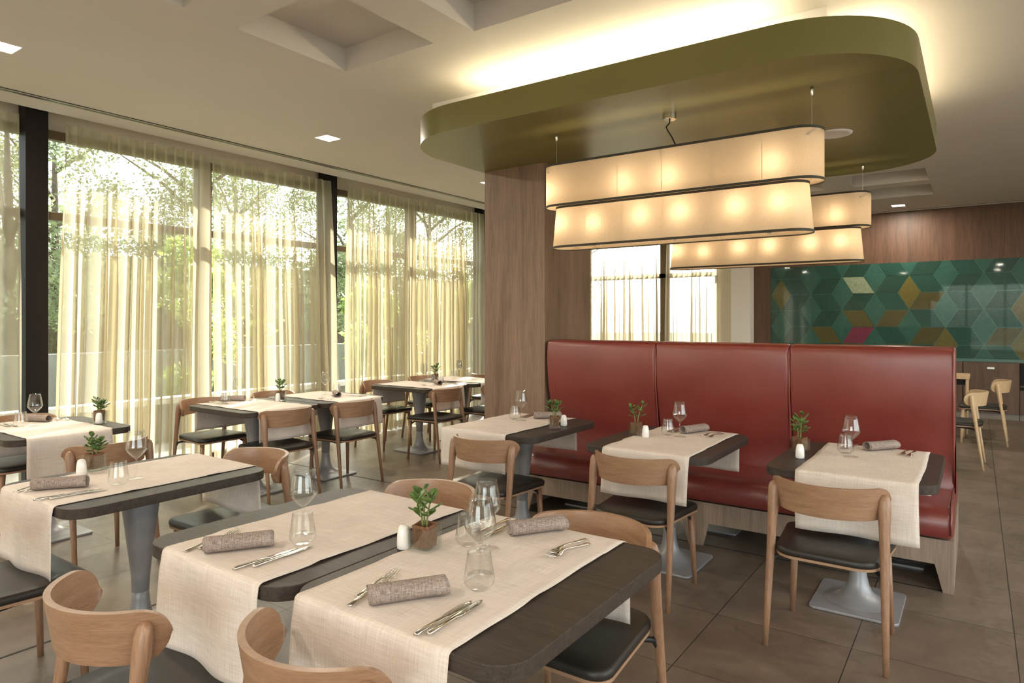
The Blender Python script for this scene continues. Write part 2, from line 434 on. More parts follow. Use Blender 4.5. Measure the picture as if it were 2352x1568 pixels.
# walls
mb = MB(); mb.box(3.95, 4.1, -5, -.6, 0, 3.5); mb.box(3.95, 4.1, 6.6, 12.7, 0, 3.5); mb.box(3.95, 4.1, -.6, 6.6, 0, .3); mb.box(3.95, 4.1, -.6, 6.6, 2.75, 3.5)
struct(mb.obj('wall_right', M_cream))
mb = MB(); mb.box(-7.0, -1.45, -5.12, -5, 0, 3.5); mb.box(3.15, 4.1, -5.12, -5, 0, 3.5); mb.box(-1.45, 3.15, -5.12, -5, 0, .35); mb.box(-1.45, 3.15, -5.12, -5, 2.85, 3.5); struct(mb.obj('wall_back', M_cream))
mb = MB()
mb.box(-3.3, 4.1, 12.5, 12.8, 0, 3.5); mb.box(-7.0, -3.3, 12.5, 12.8, 3.07, 3.5); mb.box(-4.0, -3.3, 12.5, 12.8, 0, 3.2)
struct(mb.obj('wall_front', M_cream))
mb = MB(); mb.box(-7.05, -6.80, -5, 12.7, 3.17, 3.5); struct(mb.obj('wall_left', M_cream))

# window wall: dark columns and window units between them
def steel_col(y, label):
    e = empty('steel_column', (-6.68, y, 0), 0, label, 'column', 'dark steel columns of the window wall')
    q = MB(); q.box(-.08, .08, -.085, .085, 0, 3.41); bevel(q.obj('shaft', M_darkframe, e), .006)
    q = MB(); q.box(-.16, -.08, -.05, .05, 0, 3.41); q.obj('web', M_darkframe, e)
cols = [(-4.10,'dark steel column behind the camera end of the window wall'),(-.92,'dark steel column of the window wall beyond the left picture edge'),(2.345,'dark steel column between curtains, leftmost, behind the far-left window table'),
        (5.525,'dark steel column behind the wine glass of the middle window tables'),(8.71,'dark steel column beside the wood pillar, third from the left'),(11.9,'dark steel column hidden behind the wood pillar')]
for y, l in cols: steel_col(y, l)
wi = 0
def window_bay(y0, y1, x=-6.78, mull=True):
    global wi; wi += 1
    e = struct(empty(f'window_{wi}', (x, (y0+y1)/2, 0)))
    L = (y1-y0)/2
    q = MB()
    q.box(-.04,.04,-L,L,0,.07); q.box(-.04,.04,-L,L,3.10,3.18); q.box(-.04,.04,-L,L,2.385,2.455)
    q.box(-.04,.04,-L,-L+.05,0,3.18); q.box(-.04,.04,L-.05,L,0,3.18)
    q.box(-.05,.05,-.075,.075,0,3.18)
    bevel(q.obj('window_frame', M_brownframe, e), .004)
    for s in (-1, 1):
        for z0, z1 in ((.07,2.385),(2.455,3.10)):
            q = MB(); a, b = sorted((s*.075, s*(L-.05))); q.box(-.004,.004,a,b,z0,z1); q.obj('glass_pane', M_pane, e)
prev = -5.0
for (y, l) in cols:
    if y-prev > 2: window_bay(prev+.0, y)
    prev = y
# end window
wi += 1
e = struct(empty(f'window_{wi}', (-5.45, 12.6, 0)))
q = MB()
for a, b in ((-1.4,-1.3),(.28,.46),(1.38,1.5)): q.box(a,b,-.05,.05,0,3.08)
q.box(-1.4,1.5,-.05,.05,3.0,3.08); q.box(-1.4,1.5,-.05,.05,0,.08); q.box(-1.4,1.5,-.05,.05,2.33,2.42)
bevel(q.obj('window_frame', M_brownframe, e), .004)
for a, b in ((-1.3,.28),(.46,1.38)):
    for z0, z1 in ((.08,2.33),(2.42,3.0)):
        q = MB(); q.box(a,b,-.004,.004,z0,z1); q.obj('glass_pane', M_pane, e)
# unseen right window, added to fill the room with light from that side
wi += 1
e = struct(empty(f'window_{wi}', (4.02, 3.0, 0)))
q = MB()
for k in range(7): q.box(-.04,.04,-3.6+k*1.2-.03,-3.6+k*1.2+.03,.3,2.75)
q.box(-.04,.04,-3.6,3.6,.3,.36); q.box(-.04,.04,-3.6,3.6,2.69,2.75); bevel(q.obj('window_frame', M_darkframe, e), .004)
q = MB(); q.box(-.004,.004,-3.6,3.6,.36,2.69); q.obj('glass_pane', M_pane, e)

wi += 1  # unseen back-wall window, added as frontal fill for the booth and tables
e = struct(empty(f'window_{wi}', (.85, -5.06, 0)))
q = MB()
for k in range(5): q.box(-2.3+k*1.15-.03,-2.3+k*1.15+.03,-.04,.04,.35,2.85)
q.box(-2.3,2.3,-.04,.04,.35,.41); q.box(-2.3,2.3,-.04,.04,2.79,2.85); bevel(q.obj('window_frame', M_darkframe, e), .004)
q = MB(); q.box(-2.3,2.3,-.004,.004,.41,2.79); q.obj('glass_pane', M_pane, e)

# ------------------------------------------------------------------ curtains
def curtain(name, y0, y1, label, nf, x=-6.52, seed=1, spread=(0,0), axis='y', z0=.02, z1=3.2, amp=.055, wave=0, mat=None):
    rnd = random.Random(seed)
    nz = 30; nu = nf*14
    phs = []; w = [rnd.uniform(.55, 1.6) for _ in range(nf)]; tot = sum(w); acc = 0
    amps = [rnd.uniform(.5, 1.35) for _ in range(nf)]; dr = [rnd.uniform(-1, 1) for _ in range(nf+1)]
    edges = [0]
    for q in w: acc += q/tot; edges.append(acc)
    vs_ = []; uvs = []
    for iz in range(nz+1):
        t = iz/nz; z = z1-(z1-z0)*t
        for iu in range(nu+1):
            k = min(iu//14, nf-1); f = (iu-k*14)/14
            u = edges[k]+(edges[k+1]-edges[k])*f
            d = dr[k]*(1-f)+dr[k+1]*f
            A = amp*amps[k]*(.30+.7*min(1, t*2.2))*(1+.25*t)
            g = (1+cos(2*pi*f))/2; sh = 1+3.0*min(1, t*2.5)*(amps[k]-.4)
            off = A*(g**sh*2-.6) + .012*sin(9*t+k)*t + wave*sin(k*2.4+f*6)*t*.02
            lat = (edges[k+1]-edges[k])*(y1-y0)*.10*sin(2*pi*f)*min(1, t*4)*(1 if k % 2 else -1.2) + d*.035*t
            yy = y0+(y1-y0)*u + lat + (spread[0]*(1-u)+spread[1]*u)*t
            if axis == 'y': vs_.append((x+off, yy, z))
            else: vs_.append((yy, x+off, z))
            uvs.append((u*8, t*3))
    n = nu+1
    fs = [(i*n+j, i*n+j+1, (i+1)*n+j+1, (i+1)*n+j) for i in range(nz) for j in range(nu)]
    o = mesh_obj(name, vs_, fs, [mat or M_sheer], smooth=True, uvs=uvs)
    return tag(o, label, 'curtain', 'sheer curtains hanging along the windows')
G = [(-3.9,-2.55,'sheer olive curtain behind the camera, first along the glass',9),(-2.35,-1.05,'sheer olive curtain behind the camera beside the steel column',9),
     (-.75,.7,'sheer olive curtain outside the left picture edge',9),
     (.75,2.18,'sheer olive curtain at the left picture edge, left of the dark column',10),
     (2.52,3.86,'wide sheer olive curtain right of the leftmost dark column',13),
     (3.88,5.42,'sheer olive curtain behind the left middle window table, ending at the second dark column',14),
     (5.68,6.98,'sheer olive curtain just right of the second dark column',14),
     (7.0,8.52,'sheer olive curtain ending at the third dark column behind the far window tables',15),
     (8.92,10.3,'narrow strip of sheer olive curtain beside the wood pillar',13),
     (10.35,11.8,'sheer olive curtain in the far corner behind the wood pillar',13)]
for i, (a, b, l, nf) in enumerate(G):
    curtain('sheer_curtain', a, b, l, nf, seed=i+3, spread=(-.09,-.02) if i == 4 else (.02,.05) if i == 5 else (0, -.01))
curtain('sheer_curtain', -6.75, -5.15, 'pale sheer curtain over the left half of the bright end window', 18, x=12.4, seed=31, axis='x', amp=.06, mat=M_sheer2)
curtain('sheer_curtain', -4.98, -3.98, 'pale sheer curtain over the right half of the bright end window', 11, x=12.4, seed=32, axis='x', amp=.06, mat=M_sheer2)

# ------------------------------------------------------------------ pillar, white column, wood walls
q = MB(); q.box(-3.64, -3.0, 4.78, 5.60, 0, 2.83)
pl = bevel(q.obj('wood_pillar', M_pillar), .002); tag(pl, 'square pillar clad in brown wood laminate under the olive canopy', 'pillar')
q = MB(); q.box(-3.66, -3.32, 12.2, 12.5, 0, CZ-.002); tag(bevel(q.obj('white_column', M_white), .004), 'plain white column between the bright end window and wood wall', 'column')
q = MB(); q.box(-3.32, 3.94, 12.44, 12.49, 2.425, CZ-.002); q.box(-3.32, -3.02, 12.44, 12.49, 0, 2.425)
tag(q.obj('wood_wall_cladding', M_wallwood), 'dark brown wood cladding above and left of the green tiled panel', 'wall panel')

def tile_panel():
    s = .3265; H = .5565; X0, X1, Z0, Z1 = -3.02, 3.9, .862, 2.425; Yp = 12.44
    cx0, cz0 = -1.701, 1.939
    root = empty('geometric_wall_panel', ((X0+X1)/2, Yp, Z0), 0, 'glossy green wall panel of rhombus tiles with ochre, white and magenta accents', 'wall panel')
    bm = MB(); bm.box(X0-root.location.x, X1-root.location.x, -.004, .0, 0, Z1-Z0); bm.obj('backing', HX['line'], root)
    spec = {}
    def key(x, z, t):
        i = round((x-cx0)/(1.5*s)); j = round((z-cz0)/H - (i%2)*.5) ; return (i, j, t)
    for x, z, t, c in [(-1.701,1.939,'a','white'),(-2.687,1.941,'c','gold'),(-.728,1.938,'c','gold'),(-.728,1.938,'b','golddk'),(-1.701,1.384,'a','golddot'),(-1.208,1.661,'b','golddk'),
                       (-2.187,1.088,'a','golddot'),(-1.701,1.384,'b','pink'),(-.728,1.382,'b','golddk'),(-.223,1.104,'c','gold'),(.275,1.383,'b','golddk'),(.75,1.66,'c','gold'),(.75,1.104,'c','gold'),
                       (-1.701,.828,'a','golddot'),(-1.208,1.105,'b','golddk'),(1.3,1.4,'b','golddk'),(1.8,1.66,'c','gold'),(2.3,1.4,'a','golddot')]:
        spec[key(x,z,t)] = c
    mats = list(HX); out = MB()
    def clip(poly, ax, lim, sgn):
        r = []
        for k in range(len(poly)):
            a, b = poly[k], poly[(k+1)%len(poly)]; ia, ib = sgn*(a[ax]-lim) <= 0, sgn*(b[ax]-lim) <= 0
            if ia: r.append(a)
            if ia != ib:
                t = (lim-a[ax])/(b[ax]-a[ax]); r.append((a[0]+t*(b[0]-a[0]), a[1]+t*(b[1]-a[1])))
        return r
    h2 = H/2
    for i in range(-5, 14):
        for j in range(-4, 5):
            cx = cx0+1.5*s*i; cz = cz0+H*(j+(i%2)*.5)
            # diamond left, upper and lower rhombus
            for t, P in (('c', [(-s,0),(-s/2,-h2),(0,0),(-s/2,h2)]), ('a', [(0,0),(s,0),(s/2,h2),(-s/2,h2)]), ('b', [(-s/2,-h2),(s/2,-h2),(s,0),(0,0)])):
                mx_ = sum(p[0] for p in P)/4; mz_ = sum(p[1] for p in P)/4
                poly = [(cx+mx_+(p[0]-mx_)*.972, cz+mz_+(p[1]-mz_)*.972) for p in P]
                for ax, lim, sg in ((0,X0,-1),(0,X1,1),(1,Z0,-1),(1,Z1,1)):
                    if poly: poly = clip(poly, ax, lim, sg)
                if len(poly) < 3: continue
                cname = spec.get((i,j,t), {'c':'teal','a':'dot','b':'dark'}[t])
                n = len(poly); r = root.location
                vv = [(p[0]-r.x, -.004, p[1]-r.z) for p in poly]+[(p[0]-r.x, -.009, p[1]-r.z) for p in poly]
                out.add(vv, [tuple(range(n,2*n))]+[(k,(k+1)%n,n+(k+1)%n,n+k) for k in range(n)], mats.index(cname))
    out.obj('tiles', [HX[k] for k in mats], root)
    g = MB(); g.box(X0-root.location.x, X1-root.location.x, -.016, -.012, 0, Z1-Z0)
    g.obj('glass_cover', M_panelglass, root)
    l = MB(); l.box(X0-root.location.x, X1-root.location.x, -.03, -.01, .0, .04); l.obj('bottom_ledge', HX['line'], root)
tile_panel()

# low cabinets under the panel
xs = [-3.0,-2.07,-1.12,-.172,.528,1.2,1.9,2.6,3.3]
for i in range(len(xs)-1):
    a, b = xs[i]+.004, xs[i+1]-.004
    where = {3: 'wooden low cabinet with steel pull under the green panel, behind the far chairs', 4: 'open fronted dark cabinet under the green panel at the right picture edge'}.get(i, f'wooden low cabinet under the green panel, {["leftmost, behind the booth","second from left, hidden by the booth","third from left, at the booth end","","","first","second","last"][i]} {"beyond the picture" if i > 4 else ""}'.strip())
    e = empty('low_cabinet', ((a+b)/2, 12.40, 0), 0, where, 'cabinet', 'row of low wooden cabinets')
    w = (b-a)/2
    q = MB(); q.box(-w, w, -.02, .035, .09, .85); q.obj('carcass', M_dark if i == 4 else M_cabwood, e)
    q = MB(); q.box(-w, w, .0, .035, 0, .088); q.obj('kickboard', M_kick, e)
    if i == 4:
        q = MB(); q.box(-w, w, -.03, -.021, .09, .45); q.box(-w, w, -.2+.17, -.021, .50, .52); q.obj('lower_door', M_cabwood, e)
    else:
        q = MB(); q.box(-w+.004, w-.004, -.036, -.021, .095, .845); d = q.obj('door', M_cabwood, e)
        q = MB(); q.box(-.045, .045, -.052, -.037, .755, .785); q.obj('handle', M_steel, d)

# ------------------------------------------------------------------ canopy
def canopy():
    root = empty('ceiling_canopy', (-1.965, 5.19, 2.83), 0, 'large olive green suspended canopy with rounded corners over the booth', 'canopy')
    w, d = 3.42, 3.19
    q = MB()
    outer = rrect(w, d, .62, 16); 
    prism(q, outer, 0, .19)
    autosmooth(q.obj('soffit', M_canopy, root), 40)
    q = MB(); q.box(-1.66, 1.28, -1.13, 1.2, .19, CZ-2.83-.001); q.obj('plinth', M_white, root)
    q = MB()
    for a, b, c, dd in ((-1.1,1.05,-1.33,-1.30),(1.40,1.43,-.95,1.0),(-1.6,1.0,1.3,1.33)): q.box(a,b,c,dd,.19,.205)
    q.obj('light_strip', M_led, root)
    return root
canopy()
# speaker disc
root = empty('ceiling_speaker', (-.84, 5.23, 2.83), 0, 'round white ceiling speaker in the canopy behind the near pendant lamp', 'speaker')
q = MB(); q.lathe([(.001,-.01),(.09,-.01),(.098,-.012),(.12,-.008),(.125,-.001)], 32); q.obj('grille_ring', M_white, root, True)

# ------------------------------------------------------------------ pendant lamps
def stadium(L, W, seg=14):
    r = W/2; P = []
    for s, a0 in ((1,-90),(-1,90)):
        for i in range(seg+1):
            a = radians(a0+180*i/seg); P.append((s*(L/2-r)+r*cos(a), r*sin(a)))
    return P
def pendant(cx, cy, label):
    Z = {'u0': 2.295, 'u1': 2.58, 'l0': 2.005, 'l1': 2.285}
    root = empty('pendant_lamp', (cx, cy, 2.0), 0, label, 'pendant lamp', 'two tier fabric pendant lamps under the canopy')
    def ring(Lt, Wt, Lb, Wb, zb, zt, name):
        a, b = stadium(Lb, Wb), stadium(Lt, Wt); n = len(a)
        o = mesh_obj(name, [(x,y,zb-2) for x,y in a]+[(x,y,zt-2) for x,y in b], [(i,(i+1)%n,n+(i+1)%n,n+i) for i in range(n)], [M_shade], root)
        autosmooth(o)
        for P, z in ((a, zb), (b, zt)):
            q = MB(); h = .008
            P2 = stadium(*( (Lb+.006,Wb+.006) if z == zb else (Lt+.006,Wt+.006)))
            q.add([(x,y,z-2-h) for x,y in P2]+[(x,y,z-2+h) for x,y in P2], [(i,(i+1)%n,n+(i+1)%n,n+i) for i in range(n)])
            q.obj('trim_band', M_trimdark, o)
        # inner seams
        q = MB()
        for k in range(1, 6):
            x = -Lt/2 + Lt*k/6
            for s in (-1, 1): q.tube([(x, s*(Wb/2-.004), zb-2+.01), (x, s*(Wt/2-.004), zt-2-.01)], .0018, 5)
        q.obj('seam', M_white, o)
        return o
    up = ring(1.84,.27,1.84,.27,Z['u0'],Z['u1'],'upper_shade')
    lo = ring(1.68,.20,1.73,.245,Z['l0'],Z['l1'],'lower_shade')
    q = MB()
    q.box(-.8,.8,-.008,.008,.02,.028); q.box(-.88,.88,-.045,.045,.53,.536)  # top rail widened to split the bulbs' upward light into two streaks
    for x in (-.85,.0,.85): q.box(x-.004,x+.004,-.004,.004,.02 if abs(x) < .5 else .3,.538); q.box(x-.006,x+.006,-.13,.13,.53,.538)
    for x in (-.6,0,.6): q.box(x-.006,x+.006,-.11,.11,.02,.026)
    q.obj('frame', M_steel, root)
    for X, z in [(-.84,.40),(-.27,.40),(.04,.40),(.66,.40)]+[(-.76,.17),(-.50,.15),(-.16,.17),(.11,.17),(.45,.17),(.70,.17)]:
        q = MB(); q.lathe([(.001,.022),(.014,.016),(.022,0),(.016,-.018),(.009,-.035),(.001,-.036)], 14); b = q.obj('bulb', M_bulb, root, True); b.location = (X, 0, z)
        q = MB(); q.lathe([(.001,-.034),(.012,-.036),(.012,-.07),(.001,-.071)], 12); q.obj('socket', M_white, b)
        l = add_light('bulb_light', 'POINT', (X, -.035 if z < .3 else -.04, z), .62 if z < .3 else .8, WARM, shadow_soft_size=.025); l.parent = root
    for x in (-.855, .855):
        q = MB(); q.tube([(x,0,.538),(x,0,.80)], .0012, 6); q.obj('suspension_cable', M_steel, root)
        q = MB(); q.lathe([(.001,.83),(.011,.83),(.011,.815),(.006,.785),(.003,.78)], 14, mat=Matrix.Translation((x,0,0))); q.obj('cable_grip', M_chrome, root, True)
    q = MB(); q.lathe([(.001,.83),(.043,.83),(.043,.793),(.040,.79),(.001,.79)], 24); autosmooth(q.obj('ceiling_rose', M_chrome, root))
    q = MB(); q.tube([(0,0,.79),(0,-.0,.77),(-.02,-.01,.745),(-.01,-.01,.72),(.02,-.01,.67),(.04,0,.62),(.035,0,.54)], .0045, 8); q.obj('power_cord', M_dark, root, True)
    return root
pendant(-1.63, 4.12, 'large two tier cream fabric pendant lamp nearest, in front of the other')
pendant(-1.655, 6.41, 'two tier cream pendant lamp behind the nearer one, partly hidden')

# ------------------------------------------------------------------ downlights
dl = [((-5.13,4.245),'square recessed ceiling light above the middle window tables'),((-5.1,6.8),'square recessed ceiling light beside the wood pillar'),((-5.13,1.62),'square recessed ceiling light at the left picture edge'),
      ((-.98,11.75),'small square recessed ceiling light near the end wall')]
for x in (-5.1,-2.2,.6,2.6):  # unseen downlights behind the camera, added to brighten the interior
    for y in (-3.6,-1.0):
        dl.append(((x,y), f'square recessed ceiling light added as fill behind the camera, {"window side" if x < -4 else "centre left" if x < -1 else "centre right" if x < 1 else "right side"}, {"back row" if y < -3 else "front row"}'))
for x, y, t in ((2.6,1.6,'near'),(2.6,4.2,'middle'),(2.6,6.8,'far'),(1.5,9.4,'farthest')): dl.append(((x,y), f'square recessed ceiling light added as fill beyond the right picture edge, {t}'))  # more unseen downlights, added as fill on the right side
for (x, y), l in dl:
    e = empty('recessed_ceiling_light', (x, y, CZ), 0, l, 'ceiling light', 'square recessed ceiling lights')
    q = MB(); s = .085; q.box(-s,s,-s,s,-.003,-.001); q.obj('diffuser', M_downlight, e)
    q = MB(); t = s+.006
    for a in ((-t,-s,-t,t),(s,t,-t,t),(-s,s,-t,-s),(-s,s,s,t)): q.box(*a,-.005,-.001)
    q.obj('rim', M_white, e)
    lo = add_light('downlight', 'AREA', (0,0,-.012), 22, (1,.87,.71), shape='SQUARE', size=.16); lo.parent = e

# ------------------------------------------------------------------ booth / banquette
def banquette(flip=False):
    X0, X1 = -2.97, -.10; W = X1-X0
    lbl = 'long red leather booth with three panel high back and wooden base' if not flip else 'red leather booth on the far side, back to back with the near one'
    root = empty('banquette', ((X0+X1)/2, 4.88, 0), pi if flip else 0, lbl, 'booth seat')
    h = W/2; n = 3
    # profile in (y,z): local y negative = towards the camera
    def section(name, prof, xa, xb, r, rings=5):
        # pillow ended loft along x
        k = len(prof); cy = sum(p[0] for p in prof)/k; cz = sum(p[1] for p in prof)/k
        stations = []
        for i in range(rings+1):
            a = pi/2*i/rings; stations.append((xa+r*(1-cos(pi/2-a+0) if False else 1-sin(a)), 1-(1-cos(a))*0 - (r*(1-sin(pi/2-a)) if False else 0), a))
        st = []
        for i in range(rings+1):
            a = pi/2*i/rings; st.append((xa+r*(1-cos(a)) if False else xa+r*(1-cos(a)), r*(1-sin(a))))
        st = [(xa+r*(1-cos(pi/2*i/rings)), r*(1-sin(pi/2*i/rings))) for i in range(rings+1)]
        st += [((xa+xb)/2, 0)] + [(xa+xb-x, d) for x, d in reversed(st)]
        vs_ = []
        for x, d in st:
            for j, (y, z) in enumerate(prof):
                dy, dz = y-cy, z-cz; L = math.hypot(dy, dz)
                # inset towards the middle of the local thickness
                p0 = prof[j-1]; p1 = prof[(j+1) % k]; tx, tz = p1[0]-p0[0], p1[1]-p0[1]; Ln = math.hypot(tx, tz) or 1
                nx_, nz_ = -tz/Ln, tx/Ln
                if nx_*dy+nz_*dz < 0 and False: nx_, nz_ = -nx_, -nz_
                vs_.append((x, y+nx_*d*sgn, z+nz_*d*sgn))
        m = len(st)
        fs = [(i*k+j, i*k+(j+1)%k, (i+1)*k+(j+1)%k, (i+1)*k+j) for i in range(m-1) for j in range(k)]
        fs += [tuple(range(k)), tuple(reversed(range((m-1)*k, m*k)))]
        q = MB(); q.add(vs_, fs); o = q.obj(name, M_red, root); autosmooth(o, 50); return o
    sgn = 1
    def smooth_prof(P, it=3):
        for _ in range(it):
            Q = []
            for i in range(len(P)):
                a, b = P[i], P[(i+1)%len(P)]
                Q += [(a[0]*.75+b[0]*.25, a[1]*.75+b[1]*.25), (a[0]*.25+b[0]*.75, a[1]*.25+b[1]*.75)]
            P = Q
        return P
    # orientation clockwise/ccw chosen so that the inset goes inward
    back = smooth_prof([(.0,.44),(.0,1.325),(-.08,1.33),(-.13,1.29),(-.12,1.0),(-.06,.75),(-.02,.55),(-.05,.40)])
    seat = smooth_prof([(-.01,.29),(-.01,.47),(-.25,.475),(-.45,.475),(-.56,.465),(-.60,.40),(-.595,.33),(-.57,.29)])
    def area(P): return sum(P[i][0]*P[(i+1)%len(P)][1]-P[(i+1)%len(P)][0]*P[i][1] for i in range(len(P)))/2
    cuts = [-h, -h+.97, -h+1.93, h]
    for i in range(3):
        a, b = cuts[i]+.002, cuts[i+1]-.002
        sgn = 1 if area(back) > 0 else -1
        section('back_cushion', back, a, b, .022)
        sgn = 1 if area(seat) > 0 else -1
        section('seat_cushion', seat, a, b, .028)
    if not flip:
        for i in (1, 2):
            q = MB(); x = cuts[i]
            q.tube([(x,-.028,.5),(x,-.06,.7),(x,-.11,1.0),(x,-.118,1.27),(x,-.06,1.318)], .006, 8); q.obj('piping', M_red, root, True)
        q = MB(); q.tube([(h-.012,-.03,.5),(h-.012,-.07,.7),(h-.012,-.118,1.0),(h-.012,-.128,1.29),(h-.012,-.07,1.328)], .005, 8); q.obj('piping', M_red, root, True)
        q = MB(); q.tube([(h-.012,-.05,.472),(h-.012,-.45,.477),(h-.012,-.56,.468),(h-.012,-.602,.40),(h-.012,-.597,.33)], .005, 8); q.obj('piping', M_red, root, True)
    # wooden base with trapezoid cut-outs
    def front(y0, y1):
        q = MB(); P = [(-h,0),(-h+.10,0),(-h+.13,.15),(-.10,.15),(-.07,0),(.07-.02,0),(.10,.15),(h-.09,.15),(h-.05,0),(h,0),(h,.288),(-h,.288)]
        parts_ = [[(-h,.15),(h,.15),(h,.288),(-h,.288)],[(-h,0),(-h+.10,0),(-h+.14,.15),(-h,.15)],[(-.05,0),(.05,0),(.09,.15),(-.09,.15)],[(h-.05,0),(h,0),(h,.15),(h-.088,.15)]]
        for R in parts_:
            k = len(R); q.add([(x,y0,z) for x,z in R]+[(x,y1,z) for x,z in R], [tuple(range(k)), tuple(reversed(range(k,2*k)))]+[(i,(i+1)%k,k+(i+1)%k,k+i) for i in range(k)])
        return q
    f = front(-.548, -.53)
    for xa, xb in ((-h,-h+.018),(h-.018,h)): f.box(xa, xb, -.53, -.005, .0, .288)
    f.box(-h+.018, h-.018, -.53, -.01, .262, .286)
    f.obj('wooden_base', M_booth_wood, root)
    q = MB(); q.box(-h+.05, h-.05, -.02, -.002, .288, 1.30); q.obj('back_board', M_booth_wood, root)
    if not flip:
        for x in (-1.25+.2, 0.02, 1.13):
            q = MB(); prism(q, rrect(.30,.17,.012,3, x, -.14), .0, .012); q.obj('foot_plate', M_steel_grey, root)
    return root
banquette(); 
b2 = banquette(True); b2.location.y = 4.90

# ------------------------------------------------------------------ chairs
def make_chair(name, frame, band):
    root = empty(name, (0,0,0), 0, '', 'chair')
    # seat pad
    def seatshape(w0, w1, y0, y1, r):
        P = []
        for (sx, sy, a0) in ((1,1,0),(-1,1,90),(-1,-1,180),(1,-1,270)):
            for i in range(7):
                a = radians(a0+15*i); rr = r if sy > 0 else r*1.5
                hw = (w1 if sy > 0 else w0)/2; y = y1 if sy > 0 else y0
                P.append((sx*(hw-rr)+rr*cos(a), y-sy*rr+rr*sin(a)))
        return P
    P = seatshape(.43,.49,-.245,.235,.06); n = len(P)
    q = MB(); rings = [(.985,.427),(1.0,.436),(.995,.449),(.975,.456),(.93,.460),(.6,.457),(.25,.455)]
    vs_ = [(x*s, -.005+(y+.005)*s, z) for s, z in rings for x, y in P]
    fs = [(i*n+j, i*n+(j+1)%n, (i+1)*n+(j+1)%n, (i+1)*n+j) for i in range(len(rings)-1) for j in range(n)]+[tuple(reversed(range(n))), tuple(range((len(rings)-1)*n, len(rings)*n))]
    q.add(vs_, fs); autosmooth(q.obj('seat', M_leather, root), 60)
    q = MB(); prism(q, [(x*.99, y*.99) for x, y in P], .415, .4265); q.obj('seat_board', M_ply, root)
    # backrest band
    nt_, nz_ = 44, 8; T = .017
    def bp(t, v, off):   # t -1..1 around, v 0..1 up
        a = t*radians(77); rr = (.236+off)*(1+.09*(v-.5))
        x = rr*sin(a); y = -.035-rr*cos(a)
        # rounded ends and gently bowed edges
        end = max(0, (abs(t)-.74)/.26); hh = .070*sqrt(max(.0, 1-end**2.1*.985))
        zc = .694
        z = zc + (v*2-1)*hh + (.003*cos(t*1.6))
        return (x, y, z)
    vs_ = []
    for off in (-T/2, T/2):
        for i in range(nt_+1):
            for j in range(nz_+1): vs_.append(bp(sin(pi/2*(-1+2*i/nt_)), j/nz_, off))
    m = (nt_+1)*(nz_+1); k = nz_+1; fs = []
    for i in range(nt_):
        for j in range(nz_):
            fs.append((i*k+j, (i+1)*k+j, (i+1)*k+j+1, i*k+j+1)); fs.append((m+i*k+j, m+i*k+j+1, m+(i+1)*k+j+1, m+(i+1)*k+j))
        fs.append((i*k, m+i*k, m+(i+1)*k, (i+1)*k)); fs.append((i*k+nz_, (i+1)*k+nz_, m+(i+1)*k+nz_, m+i*k+nz_))
    for j in range(nz_):
        fs.append((j, j+1, m+j+1, m+j)); i = nt_; fs.append((i*k+j, m+i*k+j, m+i*k+j+1, i*k+j+1))
    q = MB(); q.add(vs_, fs); bevel(q.obj('backrest', band, root), .005, 3, 50)
    for s in (-1, 1):
        q = MB(); F, Tp = Vector((s*.243,-.25,0)), Vector((s*.226,-.150,.738))
        L = [(0,.0125),(.3,.0155),(.6,.019),(.8,.0225),(.9,.0265),(.96,.026),(.985,.021),(1.0,.010)]
        q.tube([F.lerp(Tp, t) for t, r in L], [r for t, r in L], 14, sx=.85); q.obj('leg', frame, root, True)
        q = MB(); q.tube([(s*.222,.205,0),(s*.213,.195,.2),(s*.203,.185,.418)], [.0125,.016,.0195], 14); q.obj('leg', frame, root, True)
        q = MB()
        q.tube([(s*.234,-.21,.315),(s*.230,-.197,.36),(s*.220,-.185,.392),(s*.19,-.14,.404),(s*.175,.0,.407),(s*.185,.14,.404),(s*.204,.175,.38),(s*.212,.182,.33)], [.005,.008,.011,.010,.009,.010,.010,.005], 8, sx=1.0)
        q.obj('bracket', M_blackmetal, root, True)
    q = MB(); q.box(-.18,.18,-.15,-.11,.398,.413); q.box(-.18,.18,.11,.15,.398,.413); q.obj('cross_bar', M_blackmetal, root)
    return root
chair = Proto(make_chair('dining_chair', M_oak, M_oakband)); lchair = Proto(make_chair('dining_chair', M_lightoak, M_lightoak))
GC = 'wooden chairs with black leather seats'
